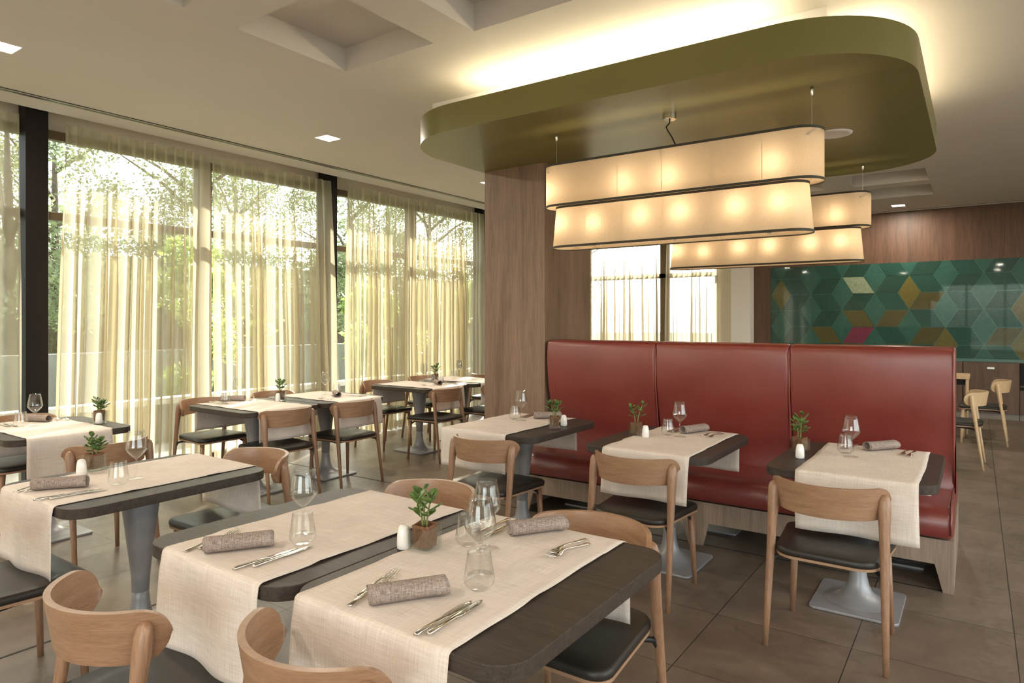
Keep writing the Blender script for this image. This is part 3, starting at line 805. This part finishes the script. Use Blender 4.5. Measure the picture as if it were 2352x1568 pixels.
CH = [(-.552,3.42,0,'wooden chair with black seat pulled up to the rightmost booth table'),
      (-1.53,3.48,0,'wooden chair with black seat at the middle booth table'),
      (-2.53,3.45,0,'wooden chair with black seat at the booth table nearest the pillar'),
      (-1.13,1.97,180,'wooden chair on the far side of the nearest foreground table, round back facing camera'),
      (-1.93,2.02,180,'wooden chair on the far side of the second foreground table, behind the potted succulent'),
      (-3.23,2.04,180,'wooden chair at the far end of the foreground table on the left'),
      (-1.25,1.14,-7,'wooden chair cut off at the bottom edge, near side of nearest table'),
      (-1.92,1.0,-3,'wooden chair at bottom left, near side of the second foreground table'),
      (-3.19,1.02,0,'black seated chair cut by the left edge, near end of the left foreground table'),
      (-4.44,1.90,93,'wooden chair between the far left window table and the left foreground table'),
      (-4.82,3.46,88,'wooden chair at the aisle end of the left middle window table'),
      (-4.78,4.14,90,'wooden chair at the aisle end of the right middle window table'),
      (-4.83,5.47,92,'wooden chair at the aisle end of the first far window table'),
      (-4.72,6.25,90,'wooden chair at the aisle end of the second far window table, cut by pillar'),
      (-5.78,1.98,-90,'wooden chair by the curtain at the far left window table'),
      (-5.70,3.40,-90,'wooden chair by the curtain at the left middle window table'),
      (-5.70,4.13,-90,'wooden chair by the curtain at the right middle window table'),
      (-5.74,5.60,-90,'wooden chair by the curtain at the first far window table'),
      (-5.74,6.38,-90,'wooden chair by the curtain at the second far window table'),
      (-5.48,7.36,0,'wooden chair in front of the farthest window table beside the pillar')]
for x, y, r, l in CH: chair.place((x,y,0), radians(r), l, GC)
lchair.place((-.185,8.33,0), radians(88), 'pale wooden chair beyond the booth end, nearer of two', 'pale wooden chairs beyond the booth')
lchair.place((.06,10.0,0), radians(88), 'pale wooden chair beyond the booth end, farther of two', 'pale wooden chairs beyond the booth')

# ------------------------------------------------------------------ tables
def make_table():
    root = empty('dining_table', (0,0,0), 0, '', 'table')
    q = MB(); prism(q, rrect(.75,.90,.095,8), .708, .75); bevel(q.obj('tabletop', M_table, root), .003, 2, 50)
    q = MB(); q.lathe([(.088,.707),(.086,.68),(.080,.62),(.070,.54),(.058,.44),(.047,.35),(.040,.28),(.0375,.215),(.0360,.2135),(.0375,.212),(.039,.18),(.043,.14),(.052,.10),(.068,.065),(.095,.038),(.13,.022),(.165,.0155)], 36); q.obj('pedestal', M_steel_grey, root, True)
    q = MB(); prism(q, rrect(.41,.45,.03,5), .001, .015); bevel(q.obj('base_plate', M_steel_grey, root), .003, 2, 50)
    return root
table = Proto(make_table())
T = {'T1':(-1.175,1.585,0,'nearest foreground table with place settings at both ends'),
     'T2':(-1.928,1.57,0,'second foreground table, left of the nearest one and touching it'),
     'T3':(-3.245,1.575,0,'foreground table on the left, third from the booth side'),
     'B1':(-2.655,3.93,0,'booth table nearest the wood pillar'),
     'B2':(-1.558,3.935,0,'middle booth table'),
     'B3':(-.513,3.935,0,'rightmost booth table at the open end'),
     'T4':(-5.29,1.94,90,'window table at the far left edge'),
     'T5a':(-5.19,3.485,90,'left one of the middle window table pair'),
     'T5b':(-5.17,4.25,90,'right one of the middle window table pair'),
     'T6a':(-5.25,5.66,90,'first table of the far window pair'),
     'T6b':(-5.23,6.43,90,'second table of the far window pair, partly behind the pillar'),
     'T7':(-5.35,8.12,90,'farthest window table, a sliver seen beside the pillar')}
for k, (x, y, r, l) in T.items(): table.place((x,y,0), radians(r), 'dark wooden pedestal table, '+l, 'dark wooden pedestal tables')
# pale table far behind booth
e = empty('side_table', (-.52,10.9,0), 0, 'pale wooden table with dark apron beyond the booth end, mostly hidden', 'table')
q = MB(); prism(q, rrect(.9,.75,.05,5), .72,.75); q.obj('tabletop', M_lightoak, e)
q = MB(); q.box(-.4,.4,-.32,.32,.64,.719); q.obj('apron', M_dark, e)
for sx in (-1,1):
    for sy in (-1,1):
        q = MB(); q.tube([(sx*.42,sy*.345,0),(sx*.42,sy*.345,.72)], [.012,.019], 10); q.obj('leg', M_lightoak, e, True)

# ------------------------------------------------------------------ runners (cloth)
def runner(tk, off, w, d0, d1, label, rz=0, seed=0, skew=0, L=None):
    """cloth along the table's long side, hanging d0 over the near end and d1 over the far end"""
    x, y, r, _ = T[tk]; rnd = random.Random(seed)
    R = .014; zt = .753; half = .45; path = []   # (along, z)
    Lt = half+.003
    nh = 9; pts = []
    for i in range(nh): pts.append((-Lt-.004-.010*(1-i/nh)**.8, zt-d0*(1-i/nh)))
    for i in range(1, 5):
        a = pi/2*i/5; pts.append((-Lt+R-R*cos(a)-.004*(1-i/5), zt-R+R*sin(a)))
    nt_ = 22
    for i in range(nt_+1): pts.append((-Lt+R+(2*(Lt-R))*i/nt_, zt))
    for i in range(1, 5):
        a = pi/2*i/5; pts.append((Lt-R+R*sin(a)+.004*(i/5), zt-R+R*cos(a)))
    for i in range(nh): pts.append((Lt+.004+.010*((i+1)/nh)**.8, zt-d1*(i+1)/nh))
    nu = 22; vs_ = []; uvs = []; s = 0
    ph = [rnd.uniform(0,6.28) for _ in range(6)]
    prevp = None
    for k, (a, z) in enumerate(pts):
        if prevp: s += math.hypot(a-prevp[0], z-prevp[1])
        prevp = (a, z)
        hang = max(0, zt-z-.02)
        for j in range(nu+1):
            u = j/nu-.5
            wv = .010*min(1, hang*6)*sin(u*9+ph[0]+(3 if a > 0 else 0)) + .02*hang*sin(u*5+ph[1])
            aa = a+(wv if a > 0 else -wv)+ (.004 if a > 0 else -.004)*min(1, hang*20)
            xx = off+u*w+skew*a + .003*sin(s*7+ph[2])*(abs(u)*2)**4 + (.010*hang*10*sin(s*3+ph[3])*.1)
            zz = z + (0.0008*(1+sin(s*26+ph[4]))*(1+sin(u*8+ph[5])) if hang == 0 else -.012*skew) + (.0035*max(0, sin(s*17+ph[4]))**8*(abs(u)*2)**6 if hang == 0 else 0)
            # pressed fold creases across the cloth
            if hang == 0: zz += .0018*math.exp(-((a-.06+.02*u)/.006)**2) + .0016*math.exp(-((a+.30)/.006)**2)
            vs_.append((xx, aa, zz)); uvs.append((s*1.0, u*w))
    n = nu+1
    fs = [(i*n+j, i*n+j+1, (i+1)*n+j+1, (i+1)*n+j) for i in range(len(pts)-1) for j in range(nu)]
    o = mesh_obj('table_runner', vs_, fs, [M_runner], smooth=True, uvs=uvs, loc=(x,y,0), rot=(0,0,radians(r+rz)))
    sd = o.modifiers.new('solid', 'SOLIDIFY'); sd.thickness = .0016; sd.offset = 1
    tag(o, label, 'table runner', 'cream linen table runners')
    return o
ru = [('T1',-.055,.54,.30,.29,'cream linen runner over the nearest foreground table',0,.0),
      ('T2',.03,.515,.31,.27,'cream linen runner over the second foreground table',0,.0),
      ('T3',-.02,.54,.30,.27,'cream linen runner over the left foreground table',0,0),
      ('B1',-.09,.54,.25,.25,'cream linen runner over the booth table nearest the pillar',0,0),
      ('B2',.03,.52,.26,.25,'cream linen runner over the middle booth table',0,0),
      ('B3',.045,.52,.275,.25,'cream linen runner over the rightmost booth table',0,0),
      ('T4',-.03,.50,.27,.25,'cream linen runner over the window table at far left',0,0),
      ('T5a',-.01,.52,.25,.24,'cream linen runner over the left middle window table',0,0),
      ('T5b',.03,.52,.25,.25,'cream linen runner over the right middle window table',0,0),
      ('T6a',-.02,.52,.25,.24,'cream linen runner over the first far window table',0,0),
      ('T6b',.02,.52,.25,.25,'cream linen runner over the second far window table',0,0),
      ('T7',.0,.54,.25,.25,'cream linen runner over the farthest window table',0,0)]
for i, (t, off, w, d0, d1, l, rz, sk) in enumerate(ru): runner(t, off, w, d0, d1, l, rz, i+1, sk)

# ------------------------------------------------------------------ tableware
ZT = .7575
def mk_wine():
    e = empty('wine_glass', (0,0,0), 0, '', 'wine glass')
    q = MB(); q.lathe([(.0005,.089),(.004,.090),(.010,.0955),(.022,.107),(.036,.122),(.0445,.134),(.0462,.141),(.0452,.150),(.0415,.172),(.036,.202),(.0325,.222),(.0318,.2225),(.0352,.202),(.0407,.172),(.0444,.150),(.0454,.141),(.0437,.1345),(.0352,.123),(.0212,.1085),(.009,.097),(.0005,.0945)], 40); q.obj('bowl', M_glass, e, True)
    q = MB(); q.lathe([(.0005,.0895),(.006,.0895),(.0040,.084),(.0034,.06),(.0034,.03),(.0045,.010),(.0075,.0055)], 20); q.obj('stem', M_glass, e, True)
    q = MB(); q.lathe([(.0005,.0062),(.0075,.0055),(.02,.0035),(.036,.0022),(.0385,.0012),(.0388,.0002)], 40); q.obj('foot', M_footglass, e, True)
    return e
def mk_tumbler():
    e = empty('water_tumbler', (0,0,0), 0, '', 'tumbler')
    q = MB(); q.lathe([(.0325,.102),(.0350,.080),(.0395,.050),(.0425,.030),(.0415,.019),(.034,.008),(.026,.001),(.020,.0005),(.0005,.0005)], 40); q.obj('outer_wall', M_glass, e, True)
    q = MB(); q.lathe([(.0325,.102),(.0312,.1015),(.0335,.080),(.038,.050),(.0400,.036)], 40); q.obj('inner_wall', M_glass, e, True)
    return e
def mk_shaker():
    e = empty('salt_shaker', (0,0,0), 0, '', 'salt shaker')
    q = MB(); q.lathe([(.0005,.0005),(.019,.0005),(.0225,.004),(.0228,.02),(.0215,.045),(.0185,.064),(.0145,.074),(.008,.0775),(.0005,.078)], 30); q.obj('body', M_ceramic, e, True)
    q = MB()
    for a in range(3): q.lathe([(.0005,.0782),(.0012,.0781)], 8, mat=Matrix.Translation((.004*cos(a*2.1),.004*sin(a*2.1),0)))
    q.obj('holes', M_dark, e)
    return e
def mk_fork():
    q = MB(); L = .2
    # centreline (y, z, halfwidth, thick)
    S = [(-.10,.002,.0052,.0022),(-.095,.0035,.0060,.0026),(-.06,.005,.0050,.0024),(-.02,.008,.0032,.0022),(.01,.0105,.0026,.0022),(.028,.009,.0045,.0018),(.036,.0065,.0095,.0014),(.046,.0035,.0122,.0012),(.054,.002,.0128,.0012)]
    vs_ = []
    for y, z, w, t in S: w *= 1.15 if y > .03 else 1.5; vs_ += [(-w,y,z),(-w*.5,y,z+t),(w*.5,y,z+t),(w,y,z),(0,y,z-t*.4)]
    k = 5; fs = [(i*k+j, i*k+(j+1)%k, (i+1)*k+(j+1)%k, (i+1)*k+j) for i in range(len(S)-1) for j in range(k)]+[tuple(range(k)), tuple(reversed(range((len(S)-1)*k, len(S)*k)))]
    q.add(vs_, fs)
    for t in range(4):
        x = -.0125+t*.0083; q.tube([(x,.053,.0025),(x,.072,.0025),(x,.088,.0055),(x,.099,.0095)], [.0019,.0018,.0015,.0006], 6)
    o = q.obj('fork', M_chrome, None, True); o['category'] = 'fork'; return o
def mk_knife():
    q = MB()
    S = [(-.115,.004,.0055,.0035),(-.108,.0045,.0065,.0042),(-.06,.0045,.0058,.0038),(-.01,.0045,.0048,.0032),(-.002,.0045,.0075,.0014),(.03,.0045,.0095,.001),(.075,.0045,.0095,.0009),(.095,.0045,.006,.0007),(.105,.0045,.001,.0005)]
    vs_ = []
    for y, z, w, t in S: w *= 1.3; vs_ += [(-w,y,z),(-w*.5,y,z+t),(w*.5,y,z+t),(w,y,z),(w*.5,y,z-t),(-w*.5,y,z-t)]
    k = 6; fs = [(i*k+j, i*k+(j+1)%k, (i+1)*k+(j+1)%k, (i+1)*k+j) for i in range(len(S)-1) for j in range(k)]+[tuple(range(k)), tuple(reversed(range((len(S)-1)*k, len(S)*k)))]
    q.add(vs_, fs); o = q.obj('table_knife', M_chrome, None, True); o['category'] = 'knife'; return o
def mk_napkin():
    L = .205; nl = 16; turns = 2.35; na = 64; vs_ = []; uvs = []
    for i in range(nl+1):
        t = i/nl
        for j in range(na+1):
            a = 2*pi*turns*j/na; r = .0285-.0032*a/(2*pi) + .0012*sin(3*a+t*4)
            y = (t-.5)*L + .0035*sin(a*1.3)*(1 if i in (0, nl) else .5)
            x_, z_ = r*1.12*cos(a-pi*.45), r*.86*sin(a-pi*.45)
            vs_.append((x_*(1+.05*sin(t*7)), y, z_+.0262)); uvs.append((t*.2*1.2, j/na*.45))
    # loose flap lying under the roll
    n = na+1; fs = [(i*n+j, i*n+j+1, (i+1)*n+j+1, (i+1)*n+j) for i in range(nl) for j in range(na)]
    base = len(vs_)
    for i in range(nl+1):
        t = i/nl
        for j in range(5): vs_.append((-.004-.033*j/4, (t-.5)*L*.99, .0022+.0016*sin(t*16+j))); uvs.append((t*.24, .45+j*.01))
    fs += [(base+i*5+j, base+i*5+j+1, base+(i+1)*5+j+1, base+(i+1)*5+j) for i in range(nl) for j in range(4)]
    o = mesh_obj('rolled_napkin', vs_, fs, [M_napkin], smooth=True, uvs=uvs)
    sd = o.modifiers.new('solid', 'SOLIDIFY'); sd.thickness = .0014; sd.offset = 0
    o['category'] = 'napkin'; return o
def mk_plant(seed, kind=0):
    rnd = random.Random(seed)
    e = empty('potted_succulent', (0,0,0), 0, '', 'potted plant')
    q = MB(); a = .0405; b = .0365; H = .080
    def sq(w, z): return [(x,y,z) for x,y in rrect(2*w,2*w,.007,3)]
    for (w0,z0),(w1,z1) in (((a,.0008),(a,H)),((b,H),(b-.001,.014))):
        A, B = sq(w0,z0), sq(w1,z1); n = len(A); q.add(A+B, [(i,(i+1)%n,n+(i+1)%n,n+i) for i in range(n)])
    A, B = sq(a,H), sq(b,H); q.add(A+B, [(i,(i+1)%n,n+(i+1)%n,n+i) for i in range(n)])
    q.add(sq(a,.0008), [tuple(range(n))]); q.add(sq(b-.001,.014), [tuple(range(n))])
    autosmooth(q.obj('glass_pot', M_potglass, e), 50)
    c = .031; q = MB(); n = 20
    P = rrect(2*c,2*c,.008,4); n = len(P)
    vs_ = [(x*.93,y*.93,.016) for x,y in P]+[(x,y,.05) for x,y in P]+[(x*1.02,y*1.02,.086+rnd.uniform(-.003,.004)) for x,y in P]+[(x*.86,y*.86,.085) for x,y in P]+[(x*.84,y*.84,.07) for x,y in P]
    fs = [(i*n+j, i*n+(j+1)%n, (i+1)*n+(j+1)%n, (i+1)*n+j) for i in range(4) for j in range(n)]+[tuple(reversed(range(n)))]
    q.add(vs_, fs); li = q.obj('coir_liner', M_coir, e)
    q = MB(); q.add([(x*.85,y*.85,.072) for x,y in P], [tuple(range(n))]); q.obj('soil', M_soil, e)
    st = MB(); lf = MB()
    def leaf(p, d, up, L):
        d = d.normalized(); s = d.cross(up).normalized(); nn = s.cross(d).normalized()
        prof = [(0,.10,.0),(.18,.22,.02),(.42,.62,.05),(.65,.95,.10),(.85,.80,.16),(.96,.42,.20),(1.0,.02,.21)]
        W = L*.33; th = L*.075; vv = []
        for t, w, c_ in prof:
            ctr = p+d*L*t+nn*L*c_
            for k_ in range(8):
                a_ = 2*pi*k_/8; vv.append(ctr + s*cos(a_)*W*w + nn*sin(a_)*th*max(.15,w) + nn*abs(cos(a_))*W*w*.18)
        lf.add(vv, [(i*8+j, i*8+(j+1)%8, (i+1)*8+(j+1)%8, (i+1)*8+j) for i in range(6) for j in range(8)]+[tuple(range(8))])
    nst = [3,4,2,3][kind]
    for s_ in range(nst):
        an = 2*pi*s_/nst+rnd.uniform(-.4,.4); r0 = .009; tall = rnd.uniform(.075,.115) if kind != 1 else rnd.uniform(.045,.075)
        if s_ == 0: tall *= 1.12
        lean = Vector((cos(an), sin(an), 0))*rnd.uniform(.1,.32)
        p0 = Vector((cos(an)*r0, sin(an)*r0, .070)); pts = [p0+(Vector((0,0,1))*1.0+lean*t)*(tall+.018)*t for t in (0,.25,.5,.75,1)]
        st.tube(pts, [.0038,.0034,.003,.0026,.002], 7)
        rot = rnd.uniform(0,3)
        for k_, t in enumerate((.42,.64,.84,1.0)):
            p = p0.lerp(pts[-1], t); rot += pi/2+rnd.uniform(-.2,.2)
            for sd in (0, pi):
                az = rot+sd; up = .25+.8*max(0, t-.7)*2+rnd.uniform(-.2,.35)
                d = Vector((cos(az), sin(az), up))
                leaf(p, d, Vector((0,0,1)), rnd.uniform(.036,.052)*(1.05-.25*(k_ == 3))*(1 if kind != 1 else .95))
        # crown pair
        leaf(pts[-1], Vector((.2,.1,1)), Vector((1,0,0)), .024)
    st.obj('stems', M_stem, e, True); lf.obj('leaves', M_succ, e, True)
    return e
wine, tumb, shak, fork, knife, napk = Proto(mk_wine()), Proto(mk_tumbler()), Proto(mk_shaker()), Proto(mk_fork()), Proto(mk_knife()), Proto(mk_napkin())
plants = [Proto(mk_plant(11,0)), Proto(mk_plant(5,1)), Proto(mk_plant(23,2)), Proto(mk_plant(42,3))]
TN = {'T1':'nearest foreground table','T2':'second foreground table','T3':'left foreground table','T4':'far left window table','T5a':'left middle window table','T5b':'right middle window table',
      'T6a':'first far window table','T6b':'second far window table','B1':'booth table nearest the pillar','B2':'middle booth table','B3':'rightmost booth table','T7':'farthest window table'}
def W(x,y,t,pre=''): wine.place((x,y,ZT),0,f'empty stemmed wine glass on the {TN[t]}{pre}','wine glasses')
def U(x,y,t,pre=''): tumb.place((x,y,ZT),0,f'empty clear tumbler on the {TN[t]}{pre}','water tumblers')
def S_(x,y,t,pre='',z=.7505): shak.place((x,y,z),0,f'white ceramic salt shaker on the {TN[t]}{pre}','ceramic shakers')
def PL(x,y,t,k,rz,z=.7505): plants[k].place((x,y,z),radians(rz),f'green succulent in square glass pot on the {TN[t]}','potted succulents')
def two(proto, a, b, t, word, extra, group, ratio=.5):
    ax, ay = a; bx, by = b; ang = atan2(by-ay, bx-ax)-pi/2; L = math.hypot(bx-ax, by-ay)
    cx, cy = ax+(bx-ax)/L*.105, ay+(by-ay)/L*.105
    proto.place((cx,cy,ZT+.0005), ang, f'{word} on the {TN[t]}{extra}', group)
def FK(a,b,t,extra): two(fork,a,b,t,'steel fork',extra,'steel forks')
def KN(a,b,t,extra): two(knife,a,b,t,'steel table knife',extra,'steel knives')
def NP(a,b,t,extra=''):
    ax, ay = a; bx, by = b; ang = atan2(by-ay, bx-ax)-pi/2
    napk.place(((ax+bx)/2,(ay+by)/2,ZT), ang, f'taupe rolled linen napkin on the {TN[t]}{extra}', 'rolled napkins')
# nearest table
W(-1.172,1.52,'T1',', near place'); W(-1.285,1.70,'T1',', far place'); U(-1.115,1.44,'T1',', near place'); U(-1.36,1.70,'T1',', far place')
NP((-1.285,1.195),(-1.165,1.36),'T1',', near place'); NP((-1.30,1.86),(-1.19,2.01),'T1',', far place')
FK((-1.315,1.15),(-1.372,1.42),'T1',', near place, left one'); FK((-1.34,1.20),(-1.40,1.46),'T1',', near place, right one')
KN((-1.067,1.145),(-1.075,1.38),'T1',', near place, left one'); KN((-1.045,1.165),(-1.056,1.40),'T1',', near place, right one')
FK((-1.066,1.97),(-1.10,1.77),'T1',', far place, upper one'); FK((-1.037,1.935),(-1.085,1.74),'T1',', far place, lower one')
KN((-1.37,1.99),(-1.36,1.79),'T1',', far place beside the napkin'); KN((-1.405,1.985),(-1.405,1.78),'T1',', far place behind the tumbler')
PL(-1.453,1.592,'T1',0,8); S_(-1.522,1.567,'T1',', left of the glass pot')
# second table
U(-1.813,1.396,'T2'); W(-1.895,1.462,'T2'); NP((-1.995,1.165),(-1.878,1.328),'T2')
FK((-2.05,1.125),(-2.10,1.36),'T2',', left one'); FK((-2.035,1.165),(-2.12,1.39),'T2',', right one')
KN((-1.785,1.14),(-1.777,1.36),'T2',', left one'); KN((-1.757,1.185),(-1.762,1.41),'T2',', right one')
# left table
PL(-3.555,1.505,'T3',1,20); S_(-3.50,1.425,'T3'); U(-3.146,1.431,'T3'); W(-3.19,1.53,'T3'); NP((-3.344,1.165),(-3.209,1.335),'T3')
FK((-3.36,1.105),(-3.45,1.36),'T3',', left one'); FK((-3.33,1.13),(-3.42,1.38),'T3',', right one'); KN((-3.135,1.11),(-3.113,1.33),'T3',', left one'); KN((-3.105,1.155),(-3.088,1.38),'T3',', right one')
# far left window table
U(-5.409,1.823,'T4'); W(-5.345,1.885,'T4'); PL(-5.20,2.235,'T4',1,50); S_(-5.15,2.21,'T4'); NP((-5.67,1.95),(-5.50,2.02),'T4')
FK((-5.70,2.11),(-5.48,2.10),'T4',', left one'); FK((-5.64,2.15),(-5.42,2.14),'T4',', right one'); KN((-5.66,1.77),(-5.44,1.775),'T4',', left one'); KN((-5.63,1.80),(-5.41,1.805),'T4',', right one')
# middle window pair
U(-5.427,3.361,'T5a'); W(-5.36,3.44,'T5a'); KN((-5.62,3.33),(-5.42,3.325),'T5a',', left one'); KN((-5.6,3.37),(-5.4,3.365),'T5a',', right one')
FK((-5.61,3.64),(-5.41,3.62),'T5a',', left one'); FK((-5.57,3.69),(-5.37,3.67),'T5a',', right one'); NP((-5.60,3.45),(-5.48,3.56),'T5a')
PL(-5.25,3.80,'T5b',0,30); S_(-5.215,3.745,'T5b'); W(-5.26,4.32,'T5b'); U(-5.19,4.40,'T5b'); NP((-5.02,4.27),(-5.13,4.34),'T5b')
KN((-4.86,4.42),(-5.06,4.40),'T5b',', left one'); KN((-4.84,4.46),(-5.04,4.44),'T5b',', right one'); FK((-4.87,4.06),(-5.08,4.08),'T5b',', left one'); FK((-4.9,4.11),(-5.1,4.13),'T5b',', right one')
# far window pair
W(-5.36,5.86,'T6a'); U(-5.27,5.88,'T6a'); PL(-5.40,6.10,'T6b',3,10); S_(-5.29,6.10,'T6b',', beside the plant'); NP((-5.12,5.80),(-5.0,5.72),'T6a')
FK((-4.95,5.56),(-5.15,5.57),'T6a',', left one'); FK((-4.97,5.61),(-5.17,5.62),'T6a',', right one'); KN((-4.86,5.86),(-5.06,5.84),'T6a',', left one'); KN((-4.88,5.90),(-5.08,5.88),'T6a',', right one')
W(-5.45,6.62,'T6b'); U(-5.40,6.45,'T6b'); FK((-5.1,6.5),(-5.3,6.52),'T6b',', left one'); FK((-5.1,6.55),(-5.3,6.57),'T6b',', right one')
NP((-5.75,8.1),(-5.6,8.15),'T7')
# booth tables
U(-2.812,4.065,'B1'); W(-2.725,4.02,'B1'); NP((-2.70,4.17),(-2.57,4.30),'B1'); PL(-2.362,3.89,'B1',0,120); S_(-2.37,4.03,'B1')
KN((-2.83,4.33),(-2.82,4.13),'B1',', left one'); KN((-2.80,4.34),(-2.79,4.14),'B1',', right one'); FK((-2.52,4.30),(-2.53,4.10),'B1',', left one'); FK((-2.49,4.28),(-2.50,4.08),'B1',', right one')
U(-1.62,4.065,'B2'); W(-1.53,4.035,'B2'); NP((-1.555,4.17),(-1.475,4.345),'B2'); PL(-1.79,3.955,'B2',2,0); S_(-1.712,3.925,'B2')
KN((-1.66,4.36),(-1.655,4.15),'B2',', left one'); KN((-1.63,4.37),(-1.625,4.16),'B2',', right one'); FK((-1.36,4.32),(-1.43,4.13),'B2',', left one'); FK((-1.33,4.29),(-1.38,4.10),'B2',', right one')
U(-.593,4.068,'B3'); W(-.55,3.965,'B3'); NP((-.505,4.21),(-.38,4.37),'B3'); PL(-.81,3.975,'B3',3,70); S_(-.776,3.81,'B3')
KN((-.60,4.37),(-.64,4.16),'B3',', left one'); KN((-.57,4.38),(-.61,4.17),'B3',', right one'); FK((-.31,4.36),(-.335,4.17),'B3',', left one'); FK((-.28,4.33),(-.30,4.14),'B3',', right one')

# ------------------------------------------------------------------ outside
q = MB(); q.box(-12.2, -7.06, -30, 60, -.12, -.02)
tag(q.obj('terrace_paving', M_concrete), 'pale concrete terrace outside the curtained window wall', 'terrace')
for nm, b in (('beyond the bright end window', (-7.05,40,12.82,60)), ('outside the unseen right wall', (4.12,40,-30,12.8)), ('outside behind the camera', (-7.05,4.1,-30,-5.14))):
    q = MB(); q.box(*b, -.12, -.02); tag(q.obj('terrace_paving', M_concrete), 'pale concrete paving '+nm, 'terrace')
q = MB(); q.box(-80, -12.25, -60, 80, -.2, -.05)
tag(q.obj('lawn', M_lawn), 'green lawn beyond the terrace and garden wall', 'lawn')
e = empty('low_wall', (-8.3, 5, 0), 0, 'low grey terrace wall with white coping outside the curtains', 'wall')
q = MB(); q.box(-.08,.08,-14,16,-.018,.46); q.obj('wall_body', M_outwall, e)
q = MB(); q.box(-.11,.11,-14,16,.46,.53); q.obj('coping', M_whitecap, e)
q = MB(); q.box(-11.1,-10.9,-14,24,-.018,1.0); tag(q.obj('garden_wall', M_outwall), 'taller grey garden wall behind the low coped wall', 'wall')

def tree(x, y, h, r, seed, label, mat=M_leaf, n=5200, ls=.11, name='tree', shrub=False, group='trees outside the windows'):
    rnd = random.Random(seed); e = empty(name, (x,y,-.045 if not shrub else -.018), 0, label, 'shrub' if shrub else 'tree', group)
    if not shrub:
        q = MB(); q.tube([(0,0,0),(.05,.03,h*.3),(-.05,.05,h*.6),(.02,0,h*.85)], [.16,.13,.09,.03], 10)
        for k in range(7):
            a = rnd.uniform(0,6.28); z = h*rnd.uniform(.25,.7); q.tube([(0,.03,z),(cos(a)*r*.4,sin(a)*r*.4,z+h*.12),(cos(a)*r*.8,sin(a)*r*.8,z+h*.2)], [.06,.04,.015], 7)
        q.obj('trunk', M_bark, e, True)
    else:
        q = MB()
        for k in range(5): a = k*1.3; q.tube([(cos(a)*.08,sin(a)*.08,0),(cos(a)*r*.5,sin(a)*r*.5,h*.7)], [.02,.008], 6)
        q.obj('stems', M_bark, e, True)
    cl = []
    for k in range(46 if not shrub else 16):
        t = rnd.uniform(.12 if not shrub else .05, 1); rr = r*(1-abs(t-.5)*1.1)*rnd.uniform(.3,1); a = rnd.uniform(0,6.28)
        cl.append((cos(a)*rr, sin(a)*rr, h*(.10+.9*t) if not shrub else h*t, rnd.uniform(.35,.8)*r*.42))
    vs_, fs = [], []
    for k in range(n):
        c = rnd.choice(cl); v = Vector((rnd.gauss(0,1),rnd.gauss(0,1),rnd.gauss(0,.8))).normalized()*c[3]*rnd.uniform(.3,1)**.5
        p = Vector(c[:3])+v; d = Vector((rnd.gauss(0,1),rnd.gauss(0,1),rnd.gauss(-.2,.7))).normalized(); s = d.cross(Vector((rnd.random(),rnd.random(),rnd.random()))).normalized(); L = ls*rnd.uniform(.6,1.3)
        if min(p.z, (p+d*L).z) < .08: continue
        b = len(vs_); vs_ += [p, p+d*L*.5+s*L*.28, p+d*L, p+d*L*.5-s*L*.28]; fs.append((b,b+1,b+2,b+3))
    mesh_obj('foliage', vs_, fs, [mat], e)
TR = [(-17.0,-4.5,6.8,2.4),(-17.5,.6,7.2,2.6),(-16.8,5.4,7.0,2.5),(-17.6,10.2,7.4,2.6),(-17.0,15.0,7.0,2.5),(-18.0,20,7.6,2.7),(-17.6,25.2,8,2.7),(-18.2,31,8,2.8),(-22.5,3.0,8.5,2.9),(-23,8.6,9,2.9),(-22.6,14.4,8.8,2.9),(-23,22.6,9.5,3.2)]
for i, (x, y, h, r) in enumerate(TR):
    tree(x, y, h, r, 50+i, f'green leafy tree outside, number {["one","two","three","four","five","six","seven","eight"][i]} of the front row counted from the left picture edge' if i < 8 else f'tall leafy tree in the back row outside, {["leftmost","second","third","rightmost"][i-8]}', n=15000, ls=.115)
for i, (x, y, h, r) in enumerate([(-9.7,5.6,2.6,1.0),(-9.8,9.4,2.2,.9),(-9.9,2.1,1.6,.8),(-9.7,12.8,2.4,1.0)]):
    tree(x, y, h, r, 90+i, ['bright green shrub seen through the curtain left of the second dark column','bright green shrub outside behind the far window tables','low green shrub outside the leftmost curtain','green shrub outside hidden by the wood pillar'][i], M_leaf2, 2600, .13, 'shrub', True, 'shrubs on the terrace')
# tall hedge closing the garden behind the trees
rnd = random.Random(77); e = empty('hedge', (-29.5, 18, -.045), 0, 'tall dense hedge far behind the outside trees', 'hedge')
vs_, fs = [], []
for k in range(52000):
    y = rnd.uniform(-32, 34); z = rnd.uniform(.1, 1)**.8*(5.9+.8*sin(y*.9)+.5*sin(y*2.3)); x = rnd.gauss(0, .45)
    p = Vector((x,y,z)); d = Vector((rnd.gauss(.5,1),rnd.gauss(0,1),rnd.gauss(.2,.8))).normalized(); s_ = d.cross(Vector((rnd.random(),rnd.random(),rnd.random()))).normalized(); L = .24*rnd.uniform(.6,1.3)
    b = len(vs_); vs_ += [p, p+d*L*.5+s_*L*.32, p+d*L, p+d*L*.5-s_*L*.32]; fs.append((b,b+1,b+2,b+3))
mesh_obj('foliage', vs_, fs, [M_leaf], e)
q = MB(); q.box(-.2,.2,-32,34,0,4.2); q.obj('branches', M_bark, e)
